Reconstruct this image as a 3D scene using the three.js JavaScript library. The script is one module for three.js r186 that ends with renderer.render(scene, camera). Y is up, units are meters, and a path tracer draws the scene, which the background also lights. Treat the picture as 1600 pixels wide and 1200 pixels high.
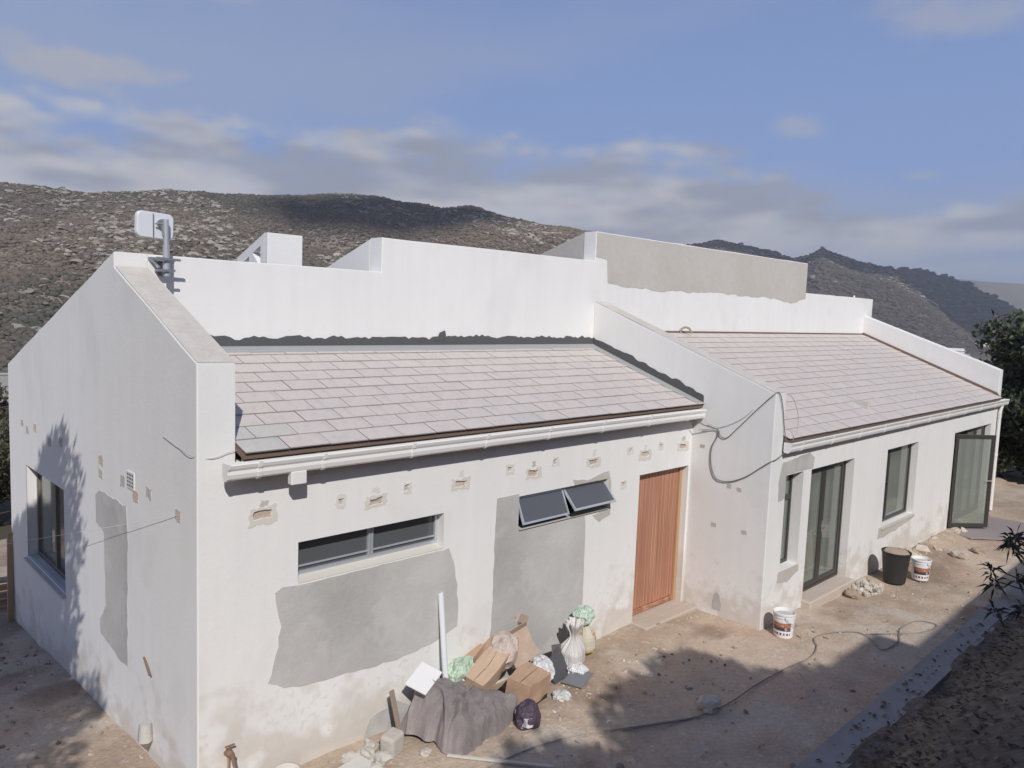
import * as THREE from 'three';
import { mergeGeometries } from 'three/addons/utils/BufferGeometryUtils.js';
import { RoundedBoxGeometry } from 'three/addons/geometries/RoundedBoxGeometry.js';

// ------------------------------------------------------------------ camera, sky, sun, exposure
const scene = new THREE.Scene();
const camera = new THREE.PerspectiveCamera(53.02, 4 / 3, 0.1, 12000);
const CAM = new THREE.Vector3(-2.677, 4.46, 6.6);
camera.position.copy(CAM);
camera.up.set(0.04057, 0.9947, -0.09451);
camera.lookAt(CAM.x + 0.69719, CAM.y - 0.09593, CAM.z - 0.71044);
scene.add(camera);

const SUN_AZ = 31 * Math.PI / 180, SUN_EL = 38.5 * Math.PI / 180;
const SUN = new THREE.Vector3(-Math.cos(SUN_EL) * Math.sin(SUN_AZ), Math.sin(SUN_EL), Math.cos(SUN_EL) * Math.cos(SUN_AZ));
const sun = new THREE.DirectionalLight(new THREE.Color(1.0, 0.968, 0.93), 3.65);
sun.position.copy(SUN).multiplyScalar(60).add(new THREE.Vector3(8, 0, 0));
sun.target.position.set(8, 0, 0);
sun.castShadow = true;
sun.shadow.mapSize.set(4096, 4096);
Object.assign(sun.shadow.camera, { left: -30, right: 30, top: 30, bottom: -30, near: 1, far: 140 });
sun.shadow.radius = 1.2;
scene.add(sun, sun.target);

const renderer = new THREE.WebGLRenderer({ antialias: true });
renderer.setSize(1024, 768);
renderer.toneMapping = THREE.LinearToneMapping;
renderer.toneMappingExposure = 1.0;
renderer.shadowMap.enabled = true;

// ------------------------------------------------------------------ noise
const fract = (v) => v - Math.floor(v);
function h2(i, j) { let n = (i * 374761393 + j * 668265263) | 0; n = Math.imul(n ^ (n >>> 13), 1274126177); return ((n ^ (n >>> 16)) >>> 0) / 4294967296; }
function h3(i, j, k) { return h2(i + Math.imul(k, 7919), j - Math.imul(k, 104729)); }
function n2(x, y) {
  const i = Math.floor(x), j = Math.floor(y); let a = x - i, b = y - j; a = a * a * (3 - 2 * a); b = b * b * (3 - 2 * b);
  return (h2(i, j) * (1 - a) + h2(i + 1, j) * a) * (1 - b) + (h2(i, j + 1) * (1 - a) + h2(i + 1, j + 1) * a) * b;
}
function n3(x, y, z) {
  const k = Math.floor(z); let c = z - k; c = c * c * (3 - 2 * c);
  const i = Math.floor(x), j = Math.floor(y); let a = x - i, b = y - j; a = a * a * (3 - 2 * a); b = b * b * (3 - 2 * b);
  const L = (kk) => (h3(i, j, kk) * (1 - a) + h3(i + 1, j, kk) * a) * (1 - b) + (h3(i, j + 1, kk) * (1 - a) + h3(i + 1, j + 1, kk) * a) * b;
  return L(k) * (1 - c) + L(k + 1) * c;
}
function fbm2(x, y, o = 4) { let s = 0, a = 0.5, t = 0; for (let i = 0; i < o; i++) { s += a * n2(x, y); t += a; x = x * 2.03 + 17.1; y = y * 2.03 - 9.7; a *= 0.5; } return s / t; }
function fbm3(x, y, z, o = 4) { let s = 0, a = 0.5, t = 0; for (let i = 0; i < o; i++) { s += a * n3(x, y, z); t += a; x = x * 2.03 + 17.1; y = y * 2.03 - 9.7; z = z * 2.03 + 5.3; a *= 0.5; } return s / t; }
function rng(seed) { let s = seed >>> 0; return () => { s = (s + 0x6D2B79F5) >>> 0; let t = Math.imul(s ^ (s >>> 15), 1 | s); t = (t + Math.imul(t ^ (t >>> 7), 61 | t)) ^ t; return ((t ^ (t >>> 14)) >>> 0) / 4294967296; }; }
const sst = (a, b, x) => { const t = Math.min(1, Math.max(0, (x - a) / (b - a))); return t * t * (3 - 2 * t); };
const mix = (a, b, t) => a + (b - a) * t;
const mix3 = (a, b, t) => [mix(a[0], b[0], t), mix(a[1], b[1], t), mix(a[2], b[2], t)];
const D2R = Math.PI / 180;

// ------------------------------------------------------------------ the sky (air and clouds)
{
  const W = 2048, H = 1024, data = new Float32Array(W * H * 4);
  const puffs = [[15.5, 14.0, 5.2, 1.35, 0.8], [11, 14.6, 3, 1.0, 0.45], [20.8, 11.5, 3.0, 0.75, 0.55], [63.8, 13.0, 1.9, 0.95, 0.6], [73.5, 18.8, 6.5, 1.9, 0.5], [24, 19.6, 3, 0.8, 0.35], [71.5, 9.6, 2.2, 0.5, 0.4], [-30, 16, 6, 1.6, 0.6], [120, 15, 6, 1.6, 0.6], [170, 20, 7, 2, 0.5], [-100, 17, 7, 2, 0.6]];
  for (let j = 0; j < H; j++) {
    const el = ((j + 0.5) / H - 0.5) * Math.PI, e = el / D2R, ce = Math.cos(el), sy = Math.sin(el);
    for (let i = 0; i < W; i++) {
      const ph = ((i + 0.5) / W - 0.5) * 2 * Math.PI, x = ce * Math.cos(ph), z = ce * Math.sin(ph);
      const az = Math.atan2(x, -z) / D2R;
      let c;
      const k = Math.max(0, sy);
      c = mix3([0.33, 0.43, 0.63], [0.225, 0.335, 0.61], sst(0.04, 0.17, k));
      c = mix3(c, [0.19, 0.28, 0.53], sst(0.19, 0.42, k));
      c = mix3(c, [0.075, 0.125, 0.3], sst(0.36, 0.95, k));
      if (e < 60 && e > -8) {
        // thin high veil
        const veil = sst(0.42, 0.75, fbm3(x * 2.2 + 3, e * 0.13, z * 2.2, 4)) * 0.42 * sst(60, 25, e);
        c = mix3(c, [0.36, 0.4, 0.51], veil);
        // long bank of low cloud above the hills
        const big = fbm3(x * 5 + 11, 0.5, z * 5 + 2, 3) - 0.5;
        const lean = sst(52, 78, az) * sst(150, 95, az);
        const top = 10.9 + big * 3.2 - lean * 3.4;
        const ns = fbm3(x * 12 + 1.7, e * 0.5, z * 12 - 3, 6) - 0.5;
        const fine = fbm3(x * 40, e * 1.6, z * 40, 3) - 0.5;
        let d = sst(-0.9, 1.5, top - e + ns * 6.0 + fine * 2.0);
        const bot = 4.6 + lean * 0.2;
        const gap = sst(bot - 1.0, bot + 1.0, e + ns * 2.2);
        d *= mix(1, gap, lean * 0.92) * mix(1, 0.78, lean);
        // streak under the bank
        d = Math.max(d, 0.5 * Math.exp(-(((e - 3.6 + ns) / 0.55) ** 2)) * lean);
        const thick = mix(0.62, 1, sst(-0.26, 0.2, (fbm3(x * 9 - 4, e * 0.55 + 8, z * 9 + 1, 5) - 0.5) * 1.2 + fine * 0.5));
        const cc = mix3([0.54, 0.54, 0.57], [0.3, 0.325, 0.4], sst(0.36, 0.68, fbm3(x * 8 + 6, e * 0.6 - 3, z * 8 + 5, 5)));   // bright and shaded tones of the bank, put into its colour by noise
        c = mix3(c, cc, d * mix(thick, 1, 0.5) * 0.95);
        for (const [pa, pe, sa, se, dn] of puffs) {
          const da = ((az - pa + 540) % 360) - 180;
          if (Math.abs(da) > sa * 3 || Math.abs(e - pe) > se * 3) continue;
          const g = Math.exp(-((da / sa) ** 2) - ((e - pe) / se) ** 2);
          const pd = sst(0.3, 0.85, g + ns * 1.1 + fine * 0.5) * dn;
          c = mix3(c, [0.42, 0.425, 0.475], pd * thick);
        }
      }
      if (e < 0) c = mix3(c, [0.3, 0.3, 0.3], sst(0, -10, e));
      const o = (j * W + i) * 4; data[o] = c[0]; data[o + 1] = c[1]; data[o + 2] = c[2]; data[o + 3] = 1;
    }
  }
  const t = new THREE.DataTexture(data, W, H, THREE.RGBAFormat, THREE.FloatType);
  t.mapping = THREE.EquirectangularReflectionMapping; t.magFilter = THREE.LinearFilter; t.minFilter = THREE.LinearFilter; t.wrapS = THREE.RepeatWrapping; t.needsUpdate = true;
  scene.background = t; scene.environment = t;
}

// ------------------------------------------------------------------ helpers
const used = {};
function numbered(n) { used[n] = (used[n] || 0) + 1; return used[n] === 1 ? n : n + '_' + String(used[n] - 1).padStart(3, '0'); }
function tag(o, label, category, group) { o.userData.label = label; o.userData.category = category; if (group) o.userData.group = group; return o; }
function shadow(o) { o.castShadow = true; o.receiveShadow = true; return o; }
function part(parent, name, geo, mat, label) { const m = shadow(new THREE.Mesh(geo, mat)); m.name = name; if (label) m.userData.label = label; parent.add(m); return m; }
function top(name, geo, mat, label, category, group) { const m = shadow(new THREE.Mesh(geo, mat)); m.name = numbered(name); scene.add(m); if (label) tag(m, label, category, group); return m; }
function thing(name, label, category, pos = [0, 0, 0], turn = 0, group) { const g = new THREE.Group(); g.name = numbered(name); g.position.set(...pos); g.rotation.y = turn; scene.add(g); tag(g, label, category, group); return g; }
function structure(name, geo, mat) { const m = shadow(new THREE.Mesh(geo, mat)); m.name = name; m.userData.kind = 'structure'; scene.add(m); return m; }
const rgb = (r, g, b) => new THREE.Color().setRGB(r, g, b);
function std(r, g, b, rough = 0.85, extra = {}) { return new THREE.MeshStandardMaterial({ color: rgb(r, g, b), roughness: rough, ...extra }); }
const toS = (v) => { v = Math.min(1, Math.max(0, v)); return 255 * (v <= 0.0031308 ? v * 12.92 : 1.055 * Math.pow(v, 1 / 2.4) - 0.055); };
function texC(w, h, fn, repeat) {   // fn(u, v) -> linear rgb
  const d = new Uint8Array(w * h * 4);
  for (let j = 0; j < h; j++) for (let i = 0; i < w; i++) { const c = fn((i + 0.5) / w, (j + 0.5) / h), o = (j * w + i) * 4; d[o] = toS(c[0]); d[o + 1] = toS(c[1]); d[o + 2] = toS(c[2]); d[o + 3] = 255; }
  const t = new THREE.DataTexture(d, w, h); t.colorSpace = THREE.SRGBColorSpace; t.magFilter = THREE.LinearFilter; t.minFilter = THREE.LinearMipmapLinearFilter; t.generateMipmaps = true;
  t.wrapS = t.wrapT = repeat ? THREE.RepeatWrapping : THREE.ClampToEdgeWrapping; t.needsUpdate = true; return t;
}
function texG(w, h, fn) {
  const d = new Uint8Array(w * h * 4);
  for (let j = 0; j < h; j++) for (let i = 0; i < w; i++) { const c = Math.min(255, Math.max(0, 255 * fn((i + 0.5) / w, (j + 0.5) / h))), o = (j * w + i) * 4; d[o] = d[o + 1] = d[o + 2] = c; d[o + 3] = 255; }
  const t = new THREE.DataTexture(d, w, h); t.magFilter = THREE.LinearFilter; t.minFilter = THREE.LinearMipmapLinearFilter; t.generateMipmaps = true; t.wrapS = t.wrapT = THREE.RepeatWrapping; t.needsUpdate = true; return t;
}
// periodic value noise fbm on the unit square
function pn(u, v, f, seed) { const x = u * f, y = v * f, i = Math.floor(x), j = Math.floor(y); let a = x - i, b = y - j; a = a * a * (3 - 2 * a); b = b * b * (3 - 2 * b); const w = (q) => ((q % f) + f) % f, g = (p, q) => h2(w(p) + seed * 131, w(q) + seed * 71); return (g(i, j) * (1 - a) + g(i + 1, j) * a) * (1 - b) + (g(i, j + 1) * (1 - a) + g(i + 1, j + 1) * a) * b; }
function pfbm(u, v, f, o, seed) { let s = 0, a = 0.5, t = 0; for (let k = 0; k < o; k++) { s += a * pn(u, v, f, seed + k); t += a; a *= 0.5; f *= 2; } return s / t; }
const withRepeat = (t, x, y) => { const c = t.clone(); c.repeat.set(x, y); c.needsUpdate = true; return c; };

const grainBump = texG(512, 512, (u, v) => 0.55 * pfbm(u, v, 8, 3, 3) + 0.45 * pfbm(u, v, 64, 3, 9));
const clothBump = texG(256, 256, (u, v) => 0.5 * pfbm(u, v, 6, 4, 5) + 0.5 * (0.5 + 0.5 * Math.sin(u * 200)) * pn(u, v, 40, 2));

// uv over a rectangle given in metres
function rectUV(geo, fx) { const p = geo.attributes.position, uv = new Float32Array(p.count * 2); for (let i = 0; i < p.count; i++) { const q = fx(p.getX(i), p.getY(i), p.getZ(i)); uv[2 * i] = q[0]; uv[2 * i + 1] = q[1]; } geo.setAttribute('uv', new THREE.BufferAttribute(uv, 2)); return geo; }
const V = (x, y, z) => new THREE.Vector3(x, y, z);
const BASIS_X = new THREE.Matrix4().makeBasis(V(0, 0, -1), V(0, 1, 0), V(1, 0, 0));   // shape (-z, y) pushed along +x
function poly(pts) { return new THREE.Shape(pts.map((p) => new THREE.Vector2(p[0], p[1]))); }
function extr(pts, depth, holes = [], bevel = 0) {
  const s = poly(pts); for (const h of holes) s.holes.push(new THREE.Path(h.map((p) => new THREE.Vector2(p[0], p[1]))));
  return new THREE.ExtrudeGeometry(s, bevel ? { depth: depth - 2 * bevel, bevelEnabled: true, bevelSize: bevel, bevelThickness: bevel, bevelOffset: -bevel, bevelSegments: 2 } : { depth, bevelEnabled: false }).translate(0, 0, bevel);
}
const wallZ = (pts, zFront, thick, holes, bevel) => extr(pts, thick, holes, bevel).translate(0, 0, zFront - thick);            // shape (x, y), front face at z
const wallX = (pts, x0, thick, holes, bevel) => extr(pts.map(([z, y]) => [-z, y]), thick, (holes || []).map((h) => h.map(([z, y]) => [-z, y])), bevel).applyMatrix4(BASIS_X).translate(x0, 0, 0);   // shape (z, y)
const rectP = (x0, y0, x1, y1) => [[x0, y0], [x1, y0], [x1, y1], [x0, y1]];
function bx(x0, x1, y0, y1, z0, z1) { return new THREE.BoxGeometry(x1 - x0, y1 - y0, z1 - z0).translate((x0 + x1) / 2, (y0 + y1) / 2, (z0 + z1) / 2); }
function rbx(x0, x1, y0, y1, z0, z1, r = 0.006) { return new RoundedBoxGeometry(x1 - x0, y1 - y0, z1 - z0, 1, Math.min(r, 0.45 * Math.min(x1 - x0, y1 - y0, z1 - z0))).translate((x0 + x1) / 2, (y0 + y1) / 2, (z0 + z1) / 2); }
function rag(pts, step, amp, seed, closed = true) {   // the same outline, broken up
  const out = [], r = rng(seed), n = pts.length;
  for (let i = 0; i < (closed ? n : n - 1); i++) {
    const a = pts[i], b = pts[(i + 1) % n], L = Math.hypot(b[0] - a[0], b[1] - a[1]), m = Math.max(1, Math.round(L / step));
    const am = a[2] === undefined ? amp : a[2];
    for (let k = 0; k < m; k++) { const t = k / m; const nx = -(b[1] - a[1]) / L, ny = (b[0] - a[0]) / L, d = ((r() - 0.5) * 1.0 + (n2((i * 7 + t * L) * 6, seed) - 0.5) * 1.4) * am; out.push([mix(a[0], b[0], t) + nx * d, mix(a[1], b[1], t) + ny * d]); }
  }
  if (!closed) out.push(pts[n - 1]);
  return out;
}
function tube(pts, r, seg = 6, n) { const c = new THREE.CatmullRomCurve3(pts.map((p) => V(...p))); return new THREE.TubeGeometry(c, n || pts.length * 6, r, seg, false); }
function rod(a, b, r, seg = 8, r2) { const A = V(...a), B = V(...b), d = B.clone().sub(A), L = d.length(); const g = new THREE.CylinderGeometry(r2 === undefined ? r : r2, r, L, seg, 1); g.translate(0, L / 2, 0); g.applyQuaternion(new THREE.Quaternion().setFromUnitVectors(V(0, 1, 0), d.normalize())); return g.translate(...a); }
function bar(a, b, w, h) { const A = V(...a), B = V(...b), d = B.clone().sub(A), L = d.length(); const g = new THREE.BoxGeometry(w, h, L); const m = new THREE.Matrix4().lookAt(A, B, Math.abs(d.y / L) > 0.95 ? V(1, 0, 0) : V(0, 1, 0)); g.applyMatrix4(m); const c = A.add(B).multiplyScalar(0.5); return g.translate(c.x, c.y, c.z); }
function merge(list) { return mergeGeometries(list.map((g) => (g.index ? g.toNonIndexed() : g))); }

// ------------------------------------------------------------------ measures of the house
const X1 = 7.84, T1 = 0.345, ZB = -2.12, Z2 = 1.36, XE = 19.99, ZR = -7.05;
const yardH = (x, z) => {
  let y = -0.16;
  y = mix(y, -0.16 - 0.075 * Math.max(0, -z - 0.6), 1);
  y -= 0.05 * sst(9, 13, x) * sst(0, 1, z);
  return y;
};
const yardBump = (x, z) => (fbm2(x * 0.9, z * 0.9, 3) - 0.5) * 0.09 + (fbm2(x * 4 + 5, z * 4, 3) - 0.5) * 0.035;

// ------------------------------------------------------------------ materials of the house
const plasterBump = (rx, ry) => withRepeat(grainBump, rx, ry);
function plasterTone(x, y, s) {   // weathered white limewash, no shading in it
  let c = [0.8, 0.788, 0.762];
  const blot = fbm2(x * 0.8 + s, y * 0.8, 4), fine = fbm2(x * 6 + s * 3, y * 6, 3), streak = fbm2(x * 9 + s, y * 0.35, 3);
  const k = 0.95 + 0.06 * blot + 0.025 * (fine - 0.5) + 0.055 * (streak - 0.5);
  c = c.map((v) => v * k);
  const film = sst(0.6, 0.78, fbm2(x * 1.7 + 40 + s, y * 1.1, 5)); c = mix3(c, [0.69, 0.68, 0.66], film * 0.4);
  return c;
}
function splash(c, x, up, s, reach) {   // mud splashed on the foot of the wall, broken edge
  const edge = reach * (0.45 + 1.1 * fbm2(x * 1.1 + s, s, 4)), n = fbm2(x * 5 + s, up * 5, 5);
  const a = sst(0.3, -0.4, up - edge + (n - 0.5) * 1.7 + (fbm2(x * 1.6 - s, up * 2.2, 3) - 0.5) * 0.8), sp = sst(0.66, 0.74, fbm2(x * 22, up * 22 + s, 2)) * sst(edge * 2 + 0.25, edge, up);
  return mix3(c, [0.50, 0.425, 0.345], Math.max(a * (0.3 + 0.6 * n), sp * 0.25));
}
function wallMat(x0, W, y0, H, w, h, s, reach, ground) {
  const map = texC(w, h, (u, v) => { const x = x0 + u * W, y = y0 + v * H; const c = plasterTone(x, y, s); return reach > 0 ? splash(c, x, y - ground(x), s, reach) : c; });
  const m = new THREE.MeshStandardMaterial({ map, roughness: 0.92, bumpMap: plasterBump(W / 1.3, H / 1.3), bumpScale: 0.0022 });
  m.userData.rect = [x0, W, y0, H]; return m;
}
const matFront = wallMat(0, 8, -1, 5.2, 2048, 1024, 1.3, 0.42, () => -0.16);
const matGable = wallMat(-7.2, 7.4, -1.2, 6.4, 1024, 1024, 7.9, 0.22, (z) => -0.16 - 0.075 * Math.max(0, -z - 0.6));
const matFront2 = wallMat(7.8, 12.4, -1, 5, 2048, 1024, 4.1, 0.3, () => -0.18);
const matCross = wallMat(-2.6, 4.2, -1, 6, 512, 1024, 11.2, 0.32, () => -0.16);
const matTall = wallMat(0, 21, 0, 6.2, 2048, 512, 15.5, -1, () => -5);
const uvFront = (g, m) => { const [a, W, b, H] = m.userData.rect; g.computeBoundingBox(); const o = g.boundingBox.max.z; return rectUV(g, (x, y, z) => [(x + (z - o) * 0.5 - a) / W, (y - b) / H]); };
const uvSide = (g, m) => { const [a, W, b, H] = m.userData.rect; g.computeBoundingBox(); const o = g.boundingBox.min.x; return rectUV(g, (x, y, z) => [(z + (x - o) * 0.5 - a) / W, (y - b) / H]); };
const coping = new THREE.MeshStandardMaterial({ map: texC(512, 512, (u, v) => { const n = pfbm(u, v, 5, 5, 2), f = pfbm(u, v, 40, 3, 6); return mix3([0.52, 0.475, 0.41], [0.66, 0.625, 0.56], n).map((q) => q * (0.92 + 0.16 * f)); }, true), roughness: 0.95, bumpMap: grainBump, bumpScale: 0.006 });
const cementTex = texC(1024, 1024, (u, v) => { const n = pfbm(u, v, 3, 5, 12), f = pfbm(u, v, 48, 3, 8), st = pfbm(u * 1, v, 9, 3, 30); const k = 0.72 + 0.46 * n + 0.07 * (f - 0.5); return mix3([0.5 * k, 0.488 * k, 0.465 * k], [0.57, 0.56, 0.54], sst(0.55, 0.75, st) * 0.45); }, true);
const cement = new THREE.MeshStandardMaterial({ map: withRepeat(cementTex, 0.45, 0.45), roughness: 0.95, bumpMap: withRepeat(grainBump, 0.8, 0.8), bumpScale: 0.005 });
const rawPlaster = new THREE.MeshStandardMaterial({ map: withRepeat(texC(512, 512, (u, v) => { const n = pfbm(u, v, 4, 5, 21), f = pfbm(u, v, 40, 3, 4); return mix3([0.47, 0.435, 0.385], [0.56, 0.535, 0.49], n).map((q) => q * (0.95 + 0.1 * f)); }, true), 0.35, 0.35), roughness: 0.95, bumpMap: withRepeat(grainBump, 0.7, 0.7), bumpScale: 0.005 });
const pvc = new THREE.MeshPhysicalMaterial({ color: rgb(0.8, 0.785, 0.75), roughness: 0.38, bumpMap: grainBump, bumpScale: 0.0006 });
const bitumen = std(0.1, 0.1, 0.1, 0.75, { bumpMap: withRepeat(grainBump, 3, 3), bumpScale: 0.012 });
const flashGrey = std(0.36, 0.365, 0.36, 0.7, { bumpMap: withRepeat(grainBump, 2, 2), bumpScale: 0.006 });
const brownTrim = std(0.17, 0.115, 0.09, 0.7);
const timber = std(0.22, 0.15, 0.105, 0.8, { bumpMap: withRepeat(grainBump, 1, 6), bumpScale: 0.002 });
const alu = new THREE.MeshStandardMaterial({ color: rgb(0.62, 0.65, 0.68), metalness: 0.55, roughness: 0.35 });
const aluDark = new THREE.MeshStandardMaterial({ color: rgb(0.065, 0.06, 0.055), metalness: 0.25, roughness: 0.4 });
const glass = new THREE.MeshPhysicalMaterial({ color: rgb(0.62, 0.65, 0.6), roughness: 0.04, transmission: 0.78, thickness: 0, ior: 1.52 });
const glassGrey = new THREE.MeshPhysicalMaterial({ color: rgb(0.24, 0.25, 0.265), roughness: 0.12, transmission: 0.6, thickness: 0, ior: 1.52 });
const roomWall = std(0.55, 0.54, 0.5, 0.95);
const roomFloor = std(0.36, 0.34, 0.31, 0.7);
const slabDark = std(0.1, 0.095, 0.09, 0.95);
const brickRed = [std(0.5, 0.4, 0.32, 0.95, { bumpMap: grainBump, bumpScale: 0.012 }), std(0.56, 0.48, 0.4, 0.95, { bumpMap: grainBump, bumpScale: 0.012 }), std(0.46, 0.39, 0.32, 0.95, { bumpMap: grainBump, bumpScale: 0.012 })];
const steel = new THREE.MeshStandardMaterial({ color: rgb(0.36, 0.38, 0.4), metalness: 0.7, roughness: 0.45 });

// ------------------------------------------------------------------ ground of the yard
{
  const x0 = -7, x1 = 33, z0 = -15, z1 = 3.72, nx = 330, nz = 156, pos = [], uv = [], idx = [];
  for (let j = 0; j <= nz; j++) for (let i = 0; i <= nx; i++) {
    const x = mix(x0, x1, i / nx), z = mix(z0, z1, j / nz);
    const e = Math.max(sst(x0 + 1.5, x0, x), sst(x1 - 1.5, x1, x), sst(z0 + 1.5, z0, z));
    let y = yardH(x, z) + yardBump(x, z) - e * 2.2;
    y += 0.1 * Math.exp(-(((z - 1.5) / 0.35) ** 2)) * sst(13.6, 14.6, x) * sst(18.5, 16.2, x);
    pos.push(x, y, z); uv.push(i / nx, j / nz);
  }
  for (let j = 0; j < nz; j++) for (let i = 0; i < nx; i++) { const a = j * (nx + 1) + i, b = a + 1, c = a + nx + 1, d = c + 1; idx.push(a, c, b, b, c, d); }
  const g = new THREE.BufferGeometry(); g.setAttribute('position', new THREE.Float32BufferAttribute(pos, 3)); g.setAttribute('uv', new THREE.Float32BufferAttribute(uv, 2)); g.setIndex(idx); g.computeVertexNormals();
  const map = texC(2048, 1024, (u, v) => {
    const x = mix(x0, x1, u), z = mix(z0, z1, v);
    const n = fbm2(x * 0.55, z * 0.55, 5), m = fbm2(x * 3.1 + 9, z * 3.1, 4), f = n2(x * 40, z * 40);
    let c = mix3([0.375, 0.282, 0.205], [0.53, 0.425, 0.325], sst(0.3, 0.7, n * 0.6 + m * 0.4));
    c = mix3(c, [0.52, 0.45, 0.37], sst(0.58, 0.72, fbm2(x * 0.9 + 30, z * 1.3, 4)) * 0.7);      // dry cement dust
    c = mix3(c, [0.235, 0.165, 0.118], sst(0.58, 0.72, fbm2(x * 0.7 - 12, z * 0.9 + 3, 4)) * 0.75);  // damp earth
    c = mix3(c, [0.5, 0.35, 0.26], sst(0.55, 0.7, fbm2(x * 0.8 + 3, z * 0.8 - 22, 3)) * 0.5);      // brick dust
    const sp = sst(0.80, 0.86, n2(x * 17, z * 17) * 0.5 + n2(x * 33 + 3, z * 33) * 0.5); c = mix3(c, [0.62, 0.58, 0.52], sp * 0.8);
    return c.map((q) => q * (0.88 + 0.24 * f));
  });
  structure('yard_ground', g, new THREE.MeshStandardMaterial({ map, roughness: 0.97, bumpMap: withRepeat(grainBump, 26, 12), bumpScale: 0.02 }));
}
// bank on the near side, above the kerb
const bankH = (x, z) => 0.24 + 0.62 * (z - 3.95) * sst(3.9, 4.6, z) * mix(1, 0.8, sst(6, 10, z)) * (z > 8 ? 8 / z : 1);
{
  const x0 = -9, x1 = 36, z0 = 3.9, z1 = 18, nx = 220, nz = 90, pos = [], uv = [], idx = [], R = rng(5);
  for (let j = 0; j <= nz; j++) for (let i = 0; i <= nx; i++) {
    const x = mix(x0, x1, i / nx), z = mix(z0, z1, (j / nz) ** 1.6);
    const e = Math.max(sst(x0 + 2, x0, x), sst(x1 - 2, x1, x)) * 2.5 + (j === 0 ? 0.5 : 0);
    pos.push(x, bankH(x, z) + (fbm2(x * 1.6, z * 1.6, 4) - 0.5) * 0.22 - e, z); uv.push(x / 4, z / 4);
  }
  for (let j = 0; j < nz; j++) for (let i = 0; i < nx; i++) { const a = j * (nx + 1) + i, b = a + 1, c = a + nx + 1, d = c + 1; idx.push(a, c, b, b, c, d); }
  const g = new THREE.BufferGeometry(); g.setAttribute('position', new THREE.Float32BufferAttribute(pos, 3)); g.setAttribute('uv', new THREE.Float32BufferAttribute(uv, 2)); g.setIndex(idx); g.computeVertexNormals();
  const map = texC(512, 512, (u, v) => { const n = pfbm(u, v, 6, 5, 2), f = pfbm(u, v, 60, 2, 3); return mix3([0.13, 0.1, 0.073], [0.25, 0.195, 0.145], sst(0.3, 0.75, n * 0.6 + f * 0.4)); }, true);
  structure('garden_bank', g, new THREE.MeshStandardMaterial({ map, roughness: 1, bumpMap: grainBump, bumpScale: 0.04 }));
}

// ------------------------------------------------------------------ far terrain and hills
const dirA = (a) => [Math.sin(a * D2R), -Math.cos(a * D2R)];
function ridgeEl(pts, a) { if (a <= pts[0][0]) return pts[0][1]; for (let i = 1; i < pts.length; i++) if (a <= pts[i][0]) { const t = (a - pts[i - 1][0]) / (pts[i][0] - pts[i - 1][0]); return mix(pts[i - 1][1], pts[i][1], t * t * (3 - 2 * t) * 0.5 + t * 0.5); } return pts[pts.length - 1][1]; }
{
  const pos = [], col = [], idx = [], NA = 160, NR = 46;
  for (let j = 0; j <= NR; j++) for (let i = 0; i <= NA; i++) {
    const a = i / NA * 360, r = 3 + 5200 * (j / NR) ** 3.2, [dx, dz] = dirA(a), x = 7 + dx * r, z = -2 + dz * r;
    const front = sst(3, 16, z);
    let y = mix(-1.6 - 13 * sst(28, 150, r) + (fbm2(x * 0.02, z * 0.02, 4) - 0.5) * 5 * sst(30, 120, r), -0.4 + 2.2 * sst(5, 30, z), front);
    y -= 40 * sst(900, 5000, r);
    pos.push(x, y, z);
    const n = fbm2(x * 0.03, z * 0.03, 5), m = fbm2(x * 0.3, z * 0.3, 3);
    const c = mix3([0.07, 0.062, 0.04], [0.17, 0.135, 0.09], sst(0.35, 0.65, n * 0.6 + m * 0.4)); col.push(...c);
  }
  for (let j = 0; j < NR; j++) for (let i = 0; i < NA; i++) { const p = j * (NA + 1) + i, b = p + 1, c = p + NA + 1, d = c + 1; idx.push(p, b, c, b, d, c); }
  const g = new THREE.BufferGeometry(); g.setAttribute('position', new THREE.Float32BufferAttribute(pos, 3)); g.setAttribute('color', new THREE.Float32BufferAttribute(col, 3)); g.setIndex(idx); g.computeVertexNormals();
  structure('ground', g, new THREE.MeshStandardMaterial({ vertexColors: true, roughness: 1, side: THREE.DoubleSide }));
}
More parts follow.
